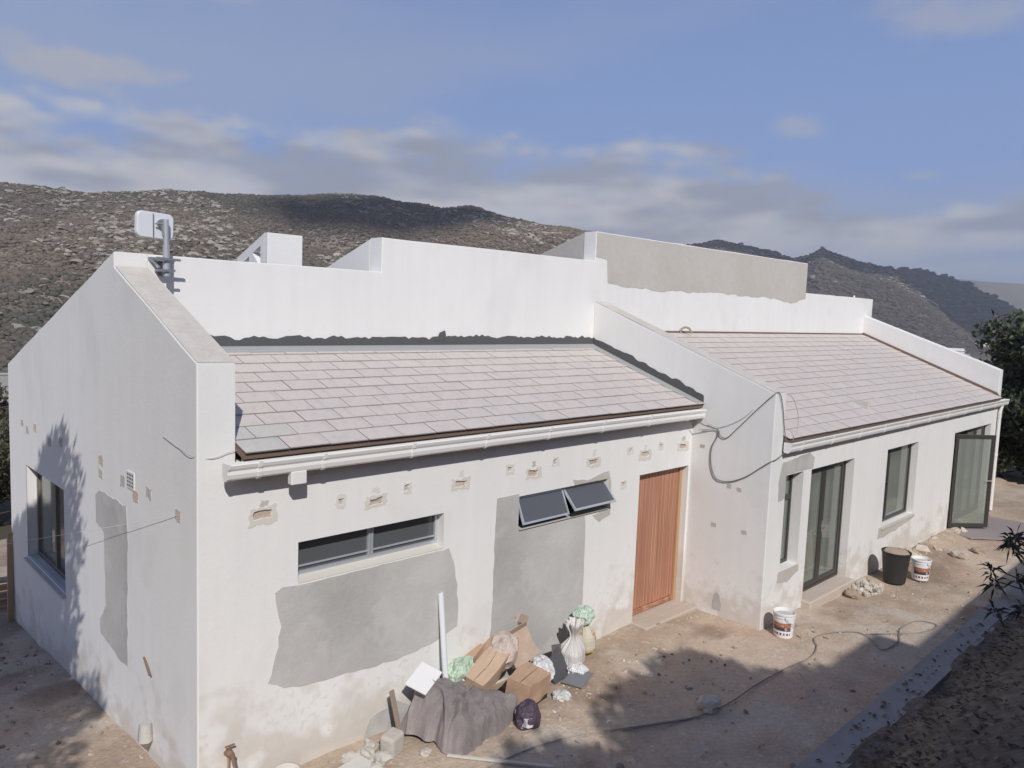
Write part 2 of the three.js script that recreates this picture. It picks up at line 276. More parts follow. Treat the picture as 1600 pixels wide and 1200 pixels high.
function hill(name, o) {
  // polar sheet: foot at r0, crest at R, then down behind; crest heights follow the skyline
  const at = (a, t) => {   // t 0 foot .. 1 crest .. 1.4 behind
    const R = o.R * (1 + (fbm2(a * 0.09 + o.seed, 3.3, 3) - 0.5) * (o.wob ?? 0.25)), r = mix(o.r0, R, t), [dx, dz] = dirA(a);
    const yR = CAM.y + Math.tan(ridgeEl(o.ridge, a) * D2R) * R;
    let y = t <= 1 ? mix(o.y0, yR, Math.pow(t, o.pow ?? 1.15)) : mix(yR, o.y0, sst(1, 1.5, t));
    const w = Math.sin(Math.min(1, t) * Math.PI) ** 0.7, x = CAM.x + dx * r, z = CAM.z + dz * r, f = o.freq;
    y += w * (fbm2(x * f + o.seed, z * f, 5) - 0.5) * o.amp + (fbm2(x * f * 7, z * f * 7 + o.seed, 3) - 0.5) * o.amp * 0.07 * Math.min(1, t * 4);
    return [x, y, z];
  };
  const pos = [], col = [], idx = [], NA = o.na, NR = o.nr;
  for (let j = 0; j <= NR; j++) for (let i = 0; i <= NA; i++) {
    const p = at(mix(o.a0, o.a1, i / NA), 1.45 * (j / NR)); pos.push(...p);
    const n = fbm2(p[0] * o.freq * 3, p[2] * o.freq * 3, 5), m = fbm2(p[0] * o.freq * 18, p[2] * o.freq * 18 + p[1] * 0.3, 3);
    col.push(...mix3(o.c0, o.c1, sst(0.32, 0.68, n * 0.55 + m * 0.45)));
  }
  for (let j = 0; j < NR; j++) for (let i = 0; i < NA; i++) { const p = j * (NA + 1) + i, b = p + 1, c = p + NA + 1, d = c + 1; idx.push(p, b, c, b, d, c); }
  const g = new THREE.BufferGeometry(); g.setAttribute('position', new THREE.Float32BufferAttribute(pos, 3)); g.setAttribute('color', new THREE.Float32BufferAttribute(col, 3)); g.setIndex(idx); g.computeVertexNormals();
  structure(name, g, new THREE.MeshStandardMaterial({ vertexColors: true, roughness: 1, side: THREE.DoubleSide }));
  return at;
}
function lump(seed, flat, ang, detail = 1, round = false) { const g = new THREE.IcosahedronGeometry(1, detail), p = g.attributes.position; for (let i = 0; i < p.count; i++) { const x = p.getX(i), y = p.getY(i), z = p.getZ(i), k = 1 + (n3(x * ang + seed, y * ang, z * ang + seed) - 0.5) * 1.1; p.setXYZ(i, x * k, y * k * flat, z * k); } g.computeVertexNormals(); if (round) { const n = g.attributes.normal; for (let i = 0; i < p.count; i++) { const v = V(p.getX(i), p.getY(i) / flat, p.getZ(i)).normalize(); n.setXYZ(i, v.x, v.y, v.z); } } return g; }
function scatter(name, at, o) {   // scrub or boulders nobody could count
  const R = rng(o.seed), mats = new THREE.MeshStandardMaterial({ color: 0xffffff, roughness: 1 });
  const m = shadow(new THREE.InstancedMesh(lump(o.seed, o.flat, o.ang, o.detail ?? 1, o.round), mats, o.count)), q = new THREE.Quaternion(), e = new THREE.Euler(), c = new THREE.Color(), M = new THREE.Matrix4();
  let k = 0, guard = 0;
  while (k < o.count && guard++ < o.count * 40) {
    const a = mix(o.a0, o.a1, R()), t = mix(o.t0, o.t1, Math.pow(R(), o.tp ?? 0.8)), p = at(a, t);
    if (o.clump && fbm2(p[0] * o.clump + o.seed, p[2] * o.clump + p[1] * o.clump * 3, 5) * 0.65 + fbm2(p[0] * o.clump * 0.22, p[2] * o.clump * 0.22 + p[1] * 0.05, 3) * 0.35 < o.thr + 0.1 * (R() - 0.5)) continue;
    const s = o.s0 * Math.pow(o.s1 / o.s0, Math.pow(R(), o.sp ?? 1.6));
    e.set((R() - 0.5) * o.tilt, R() * 6.28, (R() - 0.5) * o.tilt); q.setFromEuler(e);
    M.compose(V(p[0], p[1] + s * o.up, p[2]), q, V(s * (0.7 + R() * 0.7), s * (0.6 + R() * 0.6), s * (0.7 + R() * 0.7))); m.setMatrixAt(k, M);
    const zone = fbm2(p[0] * 0.018 + o.seed, p[2] * 0.018 + p[1] * 0.02, 4), n = Math.min(1, Math.max(0, (zone - 0.5) * 2.2 + 0.5)) * 0.6 + R() * 0.4; const cc = mix3(o.c0, o.c1, n); c.setRGB(cc[0], cc[1], cc[2]); m.setColorAt(k, c); k++;
  }
  m.count = k; m.name = name; m.userData.kind = 'stuff'; m.userData.label = o.label; m.userData.category = o.category; scene.add(m);
}
const nearRidge = [[-40, 5], [0, 6], [10.94, 6.46], [12.94, 6.46], [15.38, 6.32], [17.94, 6.7], [20.63, 7.08], [23.02, 7.09], [25.92, 7.2], [29.35, 7.42], [31.99, 7.6], [34.7, 7.59], [36.54, 7.34], [38.85, 7.1], [41.17, 7.34], [43.54, 6.66], [46.37, 6.17], [50.13, 5.83], [53.86, 4.6], [58.01, 2.4], [62.5, -0.6], [70, -4]];
const midRidge = [[40, 2], [48.85, 3.16], [53.43, 4.45], [56.13, 4.96], [57.69, 5.17], [58.78, 5.41], [60.11, 5.16], [62.29, 4.75], [64.01, 4.24], [64.91, 4.43], [65.82, 4.91], [66.85, 4.53], [68.48, 3.95], [70.06, 3.63], [71.65, 2.61], [72.83, 1.6], [74.4, 0.0], [75.56, -0.9], [78.03, -1.6], [90, -2]];
const darkRidge = [[58, 2], [66.54, 3.37], [69.28, 3.7], [70.25, 3.63], [71.94, 3.64], [73.07, 3.24], [74.53, 2.86], [75.81, 2.07], [77.06, 1.39], [77.76, 0.94], [80.42, 0.1], [95, -0.6]];
const farRidge = [[55, 2.4], [70.49, 2.96], [74.16, 3.01], [76.26, 2.88], [77.6, 2.78], [80.79, 2.62], [110, 2.2]];
const nearAt = hill('rocky_hillside', { ridge: nearRidge, a0: -40, a1: 70, r0: 120, R: 400, y0: -17, seed: 3, amp: 30, freq: 0.012, na: 520, nr: 110, c0: [0.13, 0.105, 0.08], c1: [0.24, 0.195, 0.155] });
const midAt = hill('second_hillside', { ridge: midRidge, a0: 40, a1: 90, r0: 330, R: 850, y0: -22, seed: 8, amp: 34, freq: 0.006, na: 260, nr: 80, wob: 0.1, pow: 1.25, c0: [0.06, 0.052, 0.045], c1: [0.13, 0.105, 0.085] });
const darkAt = hill('dark_ridge', { ridge: darkRidge, a0: 58, a1: 95, r0: 800, R: 1500, y0: -24, seed: 12, amp: 40, freq: 0.004, na: 160, nr: 50, wob: 0.05, pow: 1.2, c0: [0.045, 0.045, 0.045], c1: [0.08, 0.075, 0.07] });
hill('distant_ridge', { ridge: farRidge, a0: 55, a1: 110, r0: 1700, R: 2300, y0: -50, seed: 21, amp: 60, freq: 0.0015, na: 120, nr: 30, wob: 0.05, pow: 1.1, c0: [0.14, 0.14, 0.1], c1: [0.24, 0.22, 0.17] });
scatter('hill_scrub', nearAt, { seed: 31, round: true, count: 120000, a0: 5, a1: 60, t0: 0.02, t1: 1.02, flat: 0.75, ang: 1.7, s0: 0.22, s1: 1.05, sp: 2, up: 0.25, tilt: 0.4, detail: 1, c0: [0.05, 0.055, 0.042], c1: [0.2, 0.15, 0.112], label: 'low dark fynbos scrub covering the rocky hillside', category: 'scrub' });
scatter('hill_boulders', nearAt, { seed: 32, count: 15000, a0: 5, a1: 60, t0: 0.05, t1: 1.0, flat: 0.6, ang: 2.2, detail: 0, s0: 0.18, s1: 1.35, sp: 2.0, up: 0.35, tilt: 0.5, clump: 0.05, thr: 0.53, c0: [0.22, 0.19, 0.155], c1: [0.42, 0.38, 0.325], label: 'pale boulders strewn over the rocky hillside', category: 'boulders' });
scatter('far_scrub', midAt, { seed: 33, round: true, count: 30000, a0: 50, a1: 82, t0: 0.05, t1: 1.02, flat: 0.6, ang: 1.7, s0: 0.7, s1: 2.6, up: 0.2, tilt: 0.4, detail: 0, c0: [0.055, 0.05, 0.042], c1: [0.125, 0.105, 0.085], label: 'dark scrub on the second hillside', category: 'scrub' });
scatter('far_boulders', midAt, { seed: 34, count: 4200, a0: 50, a1: 80, t0: 0.1, t1: 1.0, flat: 0.55, ang: 2.2, detail: 0, s0: 0.6, s1: 2.6, sp: 2.4, up: 0.4, tilt: 0.7, clump: 0.014, thr: 0.52, c0: [0.2, 0.18, 0.16], c1: [0.36, 0.33, 0.3], label: 'grey boulders on the second hillside', category: 'boulders' });
scatter('ridge_scrub', darkAt, { seed: 35, round: true, count: 3500, a0: 62, a1: 90, t0: 0.05, t1: 1.01, flat: 0.55, ang: 1.7, s0: 2.5, s1: 7, up: 0.1, tilt: 0.3, c0: [0.03, 0.032, 0.03], c1: [0.06, 0.056, 0.05], label: 'scrub on the dark far ridge', category: 'scrub' });

// drifting clouds between the sun and the hills: they lie high behind the viewer and shade two slopes
function cloud(center, s, seed, label) {
  const g = new THREE.IcosahedronGeometry(1, 5), p = g.attributes.position;
  for (let i = 0; i < p.count; i++) { const x = p.getX(i), y = p.getY(i), z = p.getZ(i), k = 0.65 + 0.75 * fbm3(x * 1.8 + seed, y * 1.8 + seed, z * 1.8, 5); p.setXYZ(i, x * k * s[0], y * k * s[1], z * k * s[2]); }
  g.computeVertexNormals();
  const m = top('cloud', g, std(0.9, 0.9, 0.9, 1), label, 'cloud'); m.position.set(...center);
}
const upSun = (p, d) => [p[0] + SUN.x * d, p[1] + SUN.y * d, p[2] + SUN.z * d];
cloud(upSun(nearAt(35.2, 0.86), 2600), [58, 16, 46], 2.2, 'small cumulus cloud whose shade lies on the rocky hillside');
cloud(upSun(darkAt(73.5, 0.55), 1500), [420, 70, 330], 5.1, 'broad flat cloud whose shade lies on the dark far ridge');
scene.fog = new THREE.FogExp2(new THREE.Color(0.85, 0.87, 0.92), 0.00036);

// ------------------------------------------------------------------ the house
const house = thing('house', 'long white plastered single-storey house under repair with stepped parapets and pale tiled roofs', 'house');
const jag = (pts, s) => rag(pts, 0.35, 0.008, s);
// end gable facing the camera's left, x 0 .. 0.345
const gableHole = [[-6.08, 0.62], [-4.14, 0.62], [-4.14, 1.99], [-6.08, 1.99]];
const gOutline = rag([[0, -1.2, 0], [0, 3.9, 0.007], [-2.12, 4.752, 0.004], [-2.12, 4.912, 0.008], [-7.05, 3.366, 0.004], [-7.1, -1.2, 0]], 0.4, 0.007, 11);
part(house, 'gable_wall', uvSide(wallX(gOutline, 0, T1, [gableHole], 0.012), matGable), matGable);
part(house, 'coping', wallX([[-0.004, 3.906], [-2.1, 4.757], [-2.1, 4.762], [-0.004, 3.911]], 0.006, T1 - 0.012), coping, 'sandy cement top of the gable parapet');
// front wall, left section
const W1 = [0.98, 2.8, 1.72, 2.14], W2 = [4.0, 5.76, 1.73, 2.155], DR = [6.5, 7.79, -0.12, 2.11];
const chips = [[0.61, 2.47, 1], [1.45, 2.47, 0], [1.87, 2.41, 1], [2.27, 2.5, 0], [3.03, 2.44, 1], [3.83, 2.52, 0], [4.23, 2.42, 1], [4.64, 2.52, 0], [5.42, 2.43, 1], [6.24, 2.5, 0], [6.6, 2.41, 1], [7.0, 2.5, 0], [7.6, 2.43, 1], [6.11, 2.03, 0]];
const smearA = std(0.69, 0.66, 0.61, 0.95), smearB = std(0.66, 0.62, 0.565, 0.95);
function chipShape(i, k, extra = 0) { const [x, y, q] = chips[i], w = ((q === 1 ? 0.17 : 0.055) + 0.03 * h2(i, 5)) * k + extra, h = ((q === 1 ? 0.07 : 0.055) + 0.02 * h2(i, 9)) * k + extra; return rag(rectP(x - w / 2, y - h / 2, x + w / 2, y + h / 2), 0.03, 0.014 * (extra ? 2 : 1), 100 + i + (extra ? 40 : 0)); }
const hr = (w) => rectP(w[0], w[2], w[1], w[3]);
part(house, 'corner_plaster', uvFront(wallZ([[0.0125, -1], [T1 - 0.002, -1], [T1 - 0.002, 3.885], [0.0125, 3.885]], 0.0012, 0.004), matFront), matFront);
part(house, 'front_wall', uvFront(wallZ([[T1 - 0.0118, -1], [DR[0], -1], [DR[0], DR[3]], [DR[1], DR[3]], [DR[1], -1], [X1, -1], [X1, 3.0], [T1 - 0.0118, 3.0]], 0.0, 0.24, [hr(W1), hr(W2), ...chips.map((_, i) => chipShape(i, 1))]), matFront), matFront);
// cross wall between the two sections
const cOutline = rag([[Z2, -1, 0], [Z2, 3.39, 0.006], [ZB, 4.65, 0], [ZB, -1, 0]], 0.4, 0.006, 15);
part(house, 'cross_wall', uvSide(wallX(cOutline, X1, 0.32, [], 0.012), matCross), matCross);
part(house, 'coping', wallX([[Z2 - 0.006, 3.397], [ZB + 0.01, 4.652], [ZB + 0.01, 4.658], [Z2 - 0.006, 3.403]], X1 + 0.006, 0.308), coping, 'sandy cement top of the middle gable parapet');
// front wall, right section
const XS = X1 + 0.32;
const WS = [8.34, 8.93, 0.63, 2.12], GD = [9.21, 10.9, -0.02, 2.11], W3 = [12.44, 14.12, 0.62, 2.1], FD = [16.47, 19.35, -0.14, 2.07];
part(house, 'front_wall', uvFront(wallZ([[XS - 0.013, -1], [GD[0], -1], [GD[0], GD[3]], [GD[1], GD[3]], [GD[1], -1], [FD[0], -1], [FD[0], FD[3]], [FD[1], FD[3]], [FD[1], -1], [19.74, -1], [19.74, 2.6], [XS - 0.013, 2.6]], Z2 - 0.002, 0.26, [hr(WS), hr(W3)]), matFront2), matFront2);
// far end gable
part(house, 'gable_wall', uvSide(wallX(rag([[Z2, -1, 0], [Z2, 3.4, 0.005], [ZB, 4.66, 0.005], [ZR, 3.3, 0], [ZR, -1, 0]], 0.5, 0.006, 19), 19.72, 0.27, [], 0.012), matCross), matCross);
// tall stepped parapet along the ridge
const tOutline = rag([[T1 - 0.01, -0.5, 0], [20.3, -0.5, 0], [20.3, 5.145, 0.005], [16.0, 5.145, 0], [16.0, 5.87, 0.006], [7.8, 5.87, 0], [7.8, 5.36, 0.006], [3.345, 5.36, 0], [3.345, 4.905, 0.006], [T1 - 0.01, 4.908, 0]], 0.5, 0.006, 23);
part(house, 'ridge_parapet', uvFront(wallZ(tOutline, ZB, 0.28, [], 0.01), matTall), matTall);
// rear parapets running back from the steps, and the rest of the shell
const rearMat = matTall;
part(house, 'rear_parapet', uvSide(wallX([[-2.41, 2.8], [-2.41, 5.35], [-6.9, 3.87], [-6.9, 2.8]], 3.35, 0.25, [], 0.01), matGable), matGable);
part(house, 'rear_parapet', wallX([[-2.402, 2.8], [-2.402, 5.862], [-6.9, 4.35], [-6.9, 2.8]], 7.81, 0.25, [], 0.01), rawPlaster, 'unpainted grey rear parapet');
part(house, 'rear_wall', bx(T1, 19.72, -1, 3.0, ZR, ZR + 0.24), roomWall);
part(house, 'rear_roof', wallX([[-2.4, 4.4], [-7.0, 2.95], [-7.0, 3.05], [-2.4, 4.5]], T1, 19.72 - T1), slabDark);
part(house, 'floor', bx(T1, 19.72, -0.5, -0.02, ZR + 0.24, -0.245), roomFloor);
part(house, 'floor', bx(XS, 19.72, -0.5, -0.025, -0.245, Z2 - 0.262), roomFloor);
part(house, 'partition', bx(12.0, 12.1, -0.02, 3.0, ZB, Z2 - 0.27), roomWall);

// chimney vent on the rear roof
{
  const ch = new THREE.Group(); ch.name = 'vent_chimney'; house.add(ch);
  const a = -3.2, x = 2.25;
  part(ch, 'front_panel', wallZ(rectP(x, 4.0, x + 0.52, 5.37), a, 0.1, [], 0.008), matTall && std(0.77, 0.765, 0.75, 0.92, { bumpMap: grainBump, bumpScale: 0.004 }));
  const white = std(0.77, 0.765, 0.75, 0.92, { bumpMap: grainBump, bumpScale: 0.004 });
  for (const dx of [0, 0.44]) part(ch, 'side_panel', wallX([[a - 0.1, 4.0], [a - 0.1, 5.362], [a - 0.92, 5.05], [a - 0.92, 4.0]], x + dx, 0.08, [[[a - 0.2, 5.2], [a - 0.44, 5.11], [a - 0.2, 4.9]], [[a - 0.54, 5.06], [a - 0.78, 4.97], [a - 0.54, 4.86]]]), white);
}

// -------- tiled roofs
const tileTex = texC(512, 512, (u, v) => { const n = pfbm(u, v, 4, 5, 41), f = pfbm(u, v, 50, 3, 43), d = pfbm(u, v, 9, 4, 47); let c = mix3([0.86, 0.84, 0.83], [1, 0.985, 0.97], n); c = mix3(c, [0.8, 0.8, 0.79], sst(0.6, 0.75, d) * 0.5); return c.map((q) => q * (0.93 + 0.14 * f)); }, true);
const tileCols = [[0.63, 0.572, 0.53], [0.625, 0.569, 0.53], [0.636, 0.575, 0.53], [0.627, 0.571, 0.533], [0.62, 0.567, 0.53]];
const tileMats = tileCols.map((c) => new THREE.MeshStandardMaterial({ color: rgb(...c), map: tileTex, vertexColors: true, roughness: 0.82, bumpMap: withRepeat(grainBump, 1.4, 1.4), bumpScale: 0.002 }));
const tileGrey = new THREE.MeshStandardMaterial({ color: rgb(0.565, 0.545, 0.51), map: tileTex, vertexColors: true, roughness: 0.85 });
function roof(o) {
  // o: x0,x1, back z/y, slope, eave z
  const ang = Math.atan(o.s), L = (o.ze - o.zb) / Math.cos(ang), rows = o.rows, ex = L / rows, R = rng(o.seed);
  const under = wallX([[o.zb, o.yb - 0.12], [o.ze - 0.03, o.yb - o.s * (o.ze - o.zb - 0.03) - 0.055], [o.ze - 0.03, o.yb - o.s * (o.ze - o.zb - 0.03) - 0.012], [o.zb, o.yb - 0.012]], o.x0, o.x1 - o.x0);
  const root = part(house, 'roof', under, brownTrim);
  const TW = o.tw, len = ex + 0.07;
  const geos = [];
  for (let k = 0; k < 6; k++) { const g = new THREE.BoxGeometry(1, 0.012, len), uv = g.attributes.uv, du = R(), dv = R(), vc = new Float32Array(72).fill(1); for (const f of [0, 1, 4, 5]) for (let q = 0; q < 12; q++) vc[f * 12 + q] = 0.58; g.setAttribute('color', new THREE.BufferAttribute(vc, 3)); for (let i = 0; i < uv.count; i++) uv.setXY(i, uv.getX(i) * 0.45 + du, uv.getY(i) * 0.3 + dv); geos.push(g); }  // tile edge faces tinted darker, painting the shadow lines between courses
  const rest = [];
  for (let r = 0; r < rows; r++) {   // row 0 at the eave
    const off = (r % 2 ? 0.5 : 0) + (R() - 0.5) * 0.05;
    for (let c = -1; c < (o.x1 - o.x0) / TW + 1; c++) {
      let a = o.x0 + (c + off) * TW, b = a + TW; a = Math.max(a, o.x0 + 0.004); b = Math.min(b, o.x1 - 0.004); if (b - a < 0.04) continue;
      const w = b - a - 0.009, along = (r + 0.5) * ex + 0.035 - 0.0 , zc = o.ze - along * Math.cos(ang) , yc = o.yb - o.s * (zc - o.zb);
      const geo = geos[Math.floor(R() * 6)];
      const grey = o.grey && ((r < 2 && a < o.x0 + 0.25) || R() < 0.012);
      const mat = grey ? tileGrey : tileMats[Math.floor(R() * 5)];
      const m = new THREE.Mesh(geo, mat);
      m.scale.x = w; m.position.set((a + b) / 2, yc + 0.012 + R() * 0.003, zc + (R() - 0.5) * 0.008);
      m.rotation.set(ang - 0.045 + (R() - 0.5) * 0.01, 0, (R() - 0.5) * 0.008);
      if (o.keep && !o.keep(r, a)) { m.updateMatrix(); rest.push([m.matrix.clone(), geo, mat]); continue; }
      shadow(m); m.name = 'roof_tile'; root.add(m);
    }
  }
  if (rest.length) {
    const gl = rest.map(([M, g, mt]) => { const q = g.clone().applyMatrix4(M), k = mt.color, cnt = q.attributes.position.count, ca = new Float32Array(cnt * 3); for (let i = 0; i < cnt; i++) { const e = q.attributes.color.getX(i); ca[3 * i] = k.r * e; ca[3 * i + 1] = k.g * e; ca[3 * i + 2] = k.b * e; } q.setAttribute('color', new THREE.BufferAttribute(ca, 3)); return q; });
    const m = part(root, 'roof_tiles', merge(gl), new THREE.MeshStandardMaterial({ vertexColors: true, map: tileTex, roughness: 0.82 })); m.userData.kind = 'stuff';
  }
  return root;
}
const R1 = { x0: T1 + 0.002, x1: X1 - 0.002, zb: ZB, yb: 3.885, s: 0.342, ze: 0.19, rows: 10, tw: 0.43, seed: 51, grey: true };
roof(R1);
const R2 = { x0: XS + 0.002, x1: 19.718, zb: ZB, yb: 4.115, s: 0.398, ze: 1.46, rows: 16, tw: 0.43, seed: 52, keep: (r, a) => (r < 5) && a < 18.4 };
roof(R2);
// bitumen and flashing
{
  const y1 = R1.yb;
  const up = [[T1, y1 - 0.03, 0], [X1, y1 - 0.03, 0], [X1, y1 + 0.15, 0.035], [T1, y1 + 0.135, 0]];
  const pts = rag(up, 0.06, 0.03, 61);
  part(house, 'bitumen_strip', wallZ(pts, ZB + 0.008, 0.008), bitumen, 'black bitumen band with a ragged brushed edge');
  part(house, 'bitumen_strip', wallZ(rag([[4.3, y1 + 0.09], [4.5, y1 + 0.09], [4.47, y1 + 0.22], [4.37, y1 + 0.215]], 0.03, 0.02, 63), ZB + 0.012, 0.005), bitumen);
  const f = (z) => y1 - R1.s * (z - ZB);
  part(house, 'bitumen_strip', wallX(rag([[0.17, f(0.17) - 0.02, 0], [0.17, f(0.17) + 0.16, 0.03], [ZB + 0.01, f(ZB) + 0.15, 0], [ZB + 0.01, f(ZB) - 0.02, 0]], 0.07, 0.025, 66), X1 - 0.008, 0.008), bitumen, 'black bitumen band with a ragged brushed edge');
  // painted membrane lapped over the tiles
  part(house, 'flashing', wallX([[ZB + 0.01, f(ZB) + 0.022], [ZB + 0.17, f(ZB + 0.17) + 0.024], [ZB + 0.17, f(ZB + 0.17) + 0.029], [ZB + 0.01, f(ZB) + 0.03]], T1 + 0.004, X1 - T1 - 0.008), flashGrey);
  part(house, 'flashing', wallX([[ZB + 0.17, f(ZB + 0.17) + 0.025], [0.18, f(0.18) + 0.025], [0.18, f(0.18) + 0.031], [ZB + 0.17, f(ZB + 0.17) + 0.031]], X1 - 0.2, 0.19), flashGrey);
  const f2 = (z) => R2.yb - R2.s * (z - ZB);
  part(house, 'flashing', wallZ(rectP(XS, R2.yb - 0.02, 19.72, R2.yb + 0.045), ZB + 0.02, 0.02), brownTrim);
  part(house, 'flashing', wallX([[ZB + 0.03, f2(ZB) + 0.01], [1.42, f2(1.42) + 0.01], [1.34, f2(1.34) + 0.09], [ZB + 0.03, f2(ZB) + 0.07]], 19.69, 0.03), brownTrim);
}
// gutters
function gutter(x0, x1, zw, yTop, brackets, outlet) {
  const P = [[0.0, 0], [0.0, -0.1], [0.02, -0.115], [0.075, -0.115], [0.098, -0.1], [0.108, -0.07], [0.104, -0.045], [0.118, -0.028], [0.128, -0.005], [0.122, 0.004], [0.112, 0.002], [0.112, -0.012], [0.1, -0.035], [0.095, -0.045], [0.1, -0.07], [0.09, -0.095], [0.072, -0.107], [0.022, -0.107], [0.007, -0.096], [0.007, 0]];
  const GY = 1.28, pr = P.map(([dz, dy]) => [zw + dz, yTop + dy * GY]);
  const g = part(house, 'gutter', wallX(pr, x0, x1 - x0), pvc);
  const cap = [[0, 0.004], [0, -0.1], [0.02, -0.118], [0.078, -0.118], [0.103, -0.1], [0.112, -0.07], [0.109, -0.045], [0.124, -0.028], [0.133, 0.006]].map(([dz, dy]) => [zw + dz, yTop + dy * GY]);
  part(g, 'end_cap', wallX(cap, x0 - 0.012, 0.02), pvc); part(g, 'end_cap', wallX(cap, x1 - 0.008, 0.02), pvc);
  const strap = [[-0.004, 0.004], [-0.004, -0.103], [0.018, -0.122], [0.078, -0.122], [0.105, -0.103], [0.116, -0.07], [0.112, -0.046], [0.126, -0.03], [0.136, 0.008], [0.12, 0.012], [0.12, -0.02], [0.106, -0.044], [0.1, -0.07], [0.088, -0.09], [0.02, -0.1], [0.004, -0.09], [0.004, 0.004]].map(([dz, dy]) => [zw + dz, yTop + dy * GY]);
  for (const bxp of brackets) part(g, 'gutter_bracket', wallX(strap, bxp, 0.035), pvc);
  if (outlet !== undefined) { const o = part(g, 'gutter_outlet', rbx(outlet, outlet + 0.16, yTop - 0.26, yTop - 0.13, zw + 0.02, zw + 0.1, 0.012), pvc); }
  return g;
}
part(house, 'fascia_board', bx(T1 + 0.01, X1 - 0.004, 2.86, 3.075, 0.1, 0.125), timber);
gutter(0.18, X1 - 0.05, 0.127, 3.03, [0.45, 1.1, 2.15, 3.2, 4.25, 5.3, 6.35, 7.35], 0.78);
part(house, 'fascia_board', bx(XS + 0.005, 19.715, 2.5, 2.685, Z2 + 0.0, Z2 + 0.03), timber);
gutter(XS - 0.03, 20.18, Z2 + 0.032, 2.65, [8.5, 9.6, 10.7, 11.8, 13.0, 14.2, 15.4, 16.6, 17.8, 19.0]);
part(house, 'soffit', bx(T1 + 0.01, X1 - 0.004, 2.985, 3.0, 0.0, 0.098), timber);
{ // joint seam of the far gutter and the downpipe at the end
  const dp = part(house, 'downpipe', merge([rod([19.86, 2.53, Z2 + 0.085], [19.8, 2.33, Z2 + 0.06], 0.04, 12), rod([19.8, 2.34, Z2 + 0.06], [19.8, -0.2, Z2 + 0.06], 0.04, 12)]), pvc);
  for (const y of [2.2, 2.27, 1.2]) part(dp, 'pipe_collar', rod([19.8, y, Z2 + 0.06], [19.8, y + 0.05, Z2 + 0.06], 0.047, 12), pvc);
}

// -------- plaster patches (real new plaster, 5 mm proud) and opened scaffold holes
function patchZ(pts, z, amp, seed, mat = cement) { part(house, 'plaster_patch', wallZ(rag(pts, 0.09, amp, seed), z + 0.005, 0.006), mat); }
patchZ([[0.74, 1.7], [0.82, 1.73, 0.01], [0.985, 1.71, 0.005], [2.795, 1.712], [2.9, 1.72], [2.98, 1.44], [3.07, 0.96], [3.04, 0.75], [2.88, 0.685], [2.82, 0.66], [2.19, 0.6], [1.46, 0.64], [1.02, 0.67], [0.84, 0.71], [0.68, 0.81], [0.78, 1.15], [0.8, 1.34]], 0, 0.022, 71);
patchZ([[3.62, 2.19, 0.004], [3.995, 2.19, 0.002], [3.995, 1.722, 0.004], [5.27, 1.722, 0.003], [5.3, 1.64, 0.006], [5.33, -0.15, 0.02], [3.55, -0.15], [3.6, 0.74], [3.6, 1.47]], 0, 0.012, 72);
part(house, 'plaster_patch', wallX(rag([[-2.84, 2.17], [-2.6, 2.27], [-1.83, 2.27], [-1.78, 1.87], [-1.82, 0.52], [-2.24, 0.52], [-2.72, 0.58], [-2.74, 0.76], [-2.52, 0.98], [-2.56, 1.82], [-2.85, 1.87]], 0.1, 0.025, 73), -0.005, 0.006), cement);
patchZ([[8.11, 2.15], [8.2, 2.33], [9.1, 2.39], [9.28, 2.3], [9.25, 2.14, 0.01], [8.33, 2.135, 0.004], [8.33, 1.8], [8.14, 1.75]], Z2, 0.02, 74);
patchZ([[8.3, 0.625, 0.003], [8.95, 0.622], [8.98, 0.5], [8.6, 0.4], [8.28, 0.46]], Z2, 0.02, 75, rawPlaster);
patchZ([[12.3, 0.612, 0.003], [14.15, 0.612], [14.2, 0.52], [13.2, 0.42], [12.28, 0.4]], Z2, 0.02, 76, rawPlaster);
patchZ([[5.0, 2.24], [5.3, 2.2], [5.77, 2.27], [5.82, 2.1, 0.01], [5.84, 1.62], [5.6, 1.56], [5.45, 1.68, 0.004], [5.765, 1.722, 0.002], [5.765, 2.158, 0.002], [5.05, 2.16]], 0, 0.015, 77, rawPlaster);
part(house, 'plaster_patch', wallZ(rag([[7.815, 5.855, 0.002], [7.815, 5.43, 0.006], [8.12, 5.41, 0.006], [8.17, 4.99, 0.03], [9.75, 4.92], [11.84, 4.97], [14.07, 4.96], [15.21, 4.87], [15.985, 5.0, 0.004], [15.985, 5.855, 0.002]], 0.15, 0.035, 78), ZB + 0.005, 0.006), rawPlaster, 'unpainted beige plaster on the highest parapet step');
// foot plaster of the front wall
patchZ([[1.75, -0.2], [1.85, 0.02], [2.2, 0.12], [2.4, 0.0], [2.35, -0.2]], 0, 0.02, 79);
chips.forEach(([x, y, k], i) => {
  const b = chipShape(i, 1);
  part(house, 'scaffold_hole', wallZ(chipShape(i, 1.12), -0.002 - (k === 1 ? 0.014 : 0.01), 0.02), k === 1 ? brickRed[i % 3] : rawPlaster);
  const sm = new THREE.Shape(chipShape(i, 1.5, 0.03).map((q) => new THREE.Vector2(...q))); sm.holes.push(new THREE.Path(b.map((q) => new THREE.Vector2(...q))));
  part(house, 'plaster_smear', new THREE.ExtrudeGeometry(sm, { depth: 0.003, bevelEnabled: false }).translate(0, 0, 0.0005), i % 2 ? smearA : smearB);
  if (k === 1) part(house, 'plaster_smear', wallZ(rag(rectP(x - 0.03, y + 0.085, x + 0.05, y + 0.15), 0.025, 0.025, 160 + i), 0.002, 0.004), i % 3 ? smearA : rawPlaster);
});
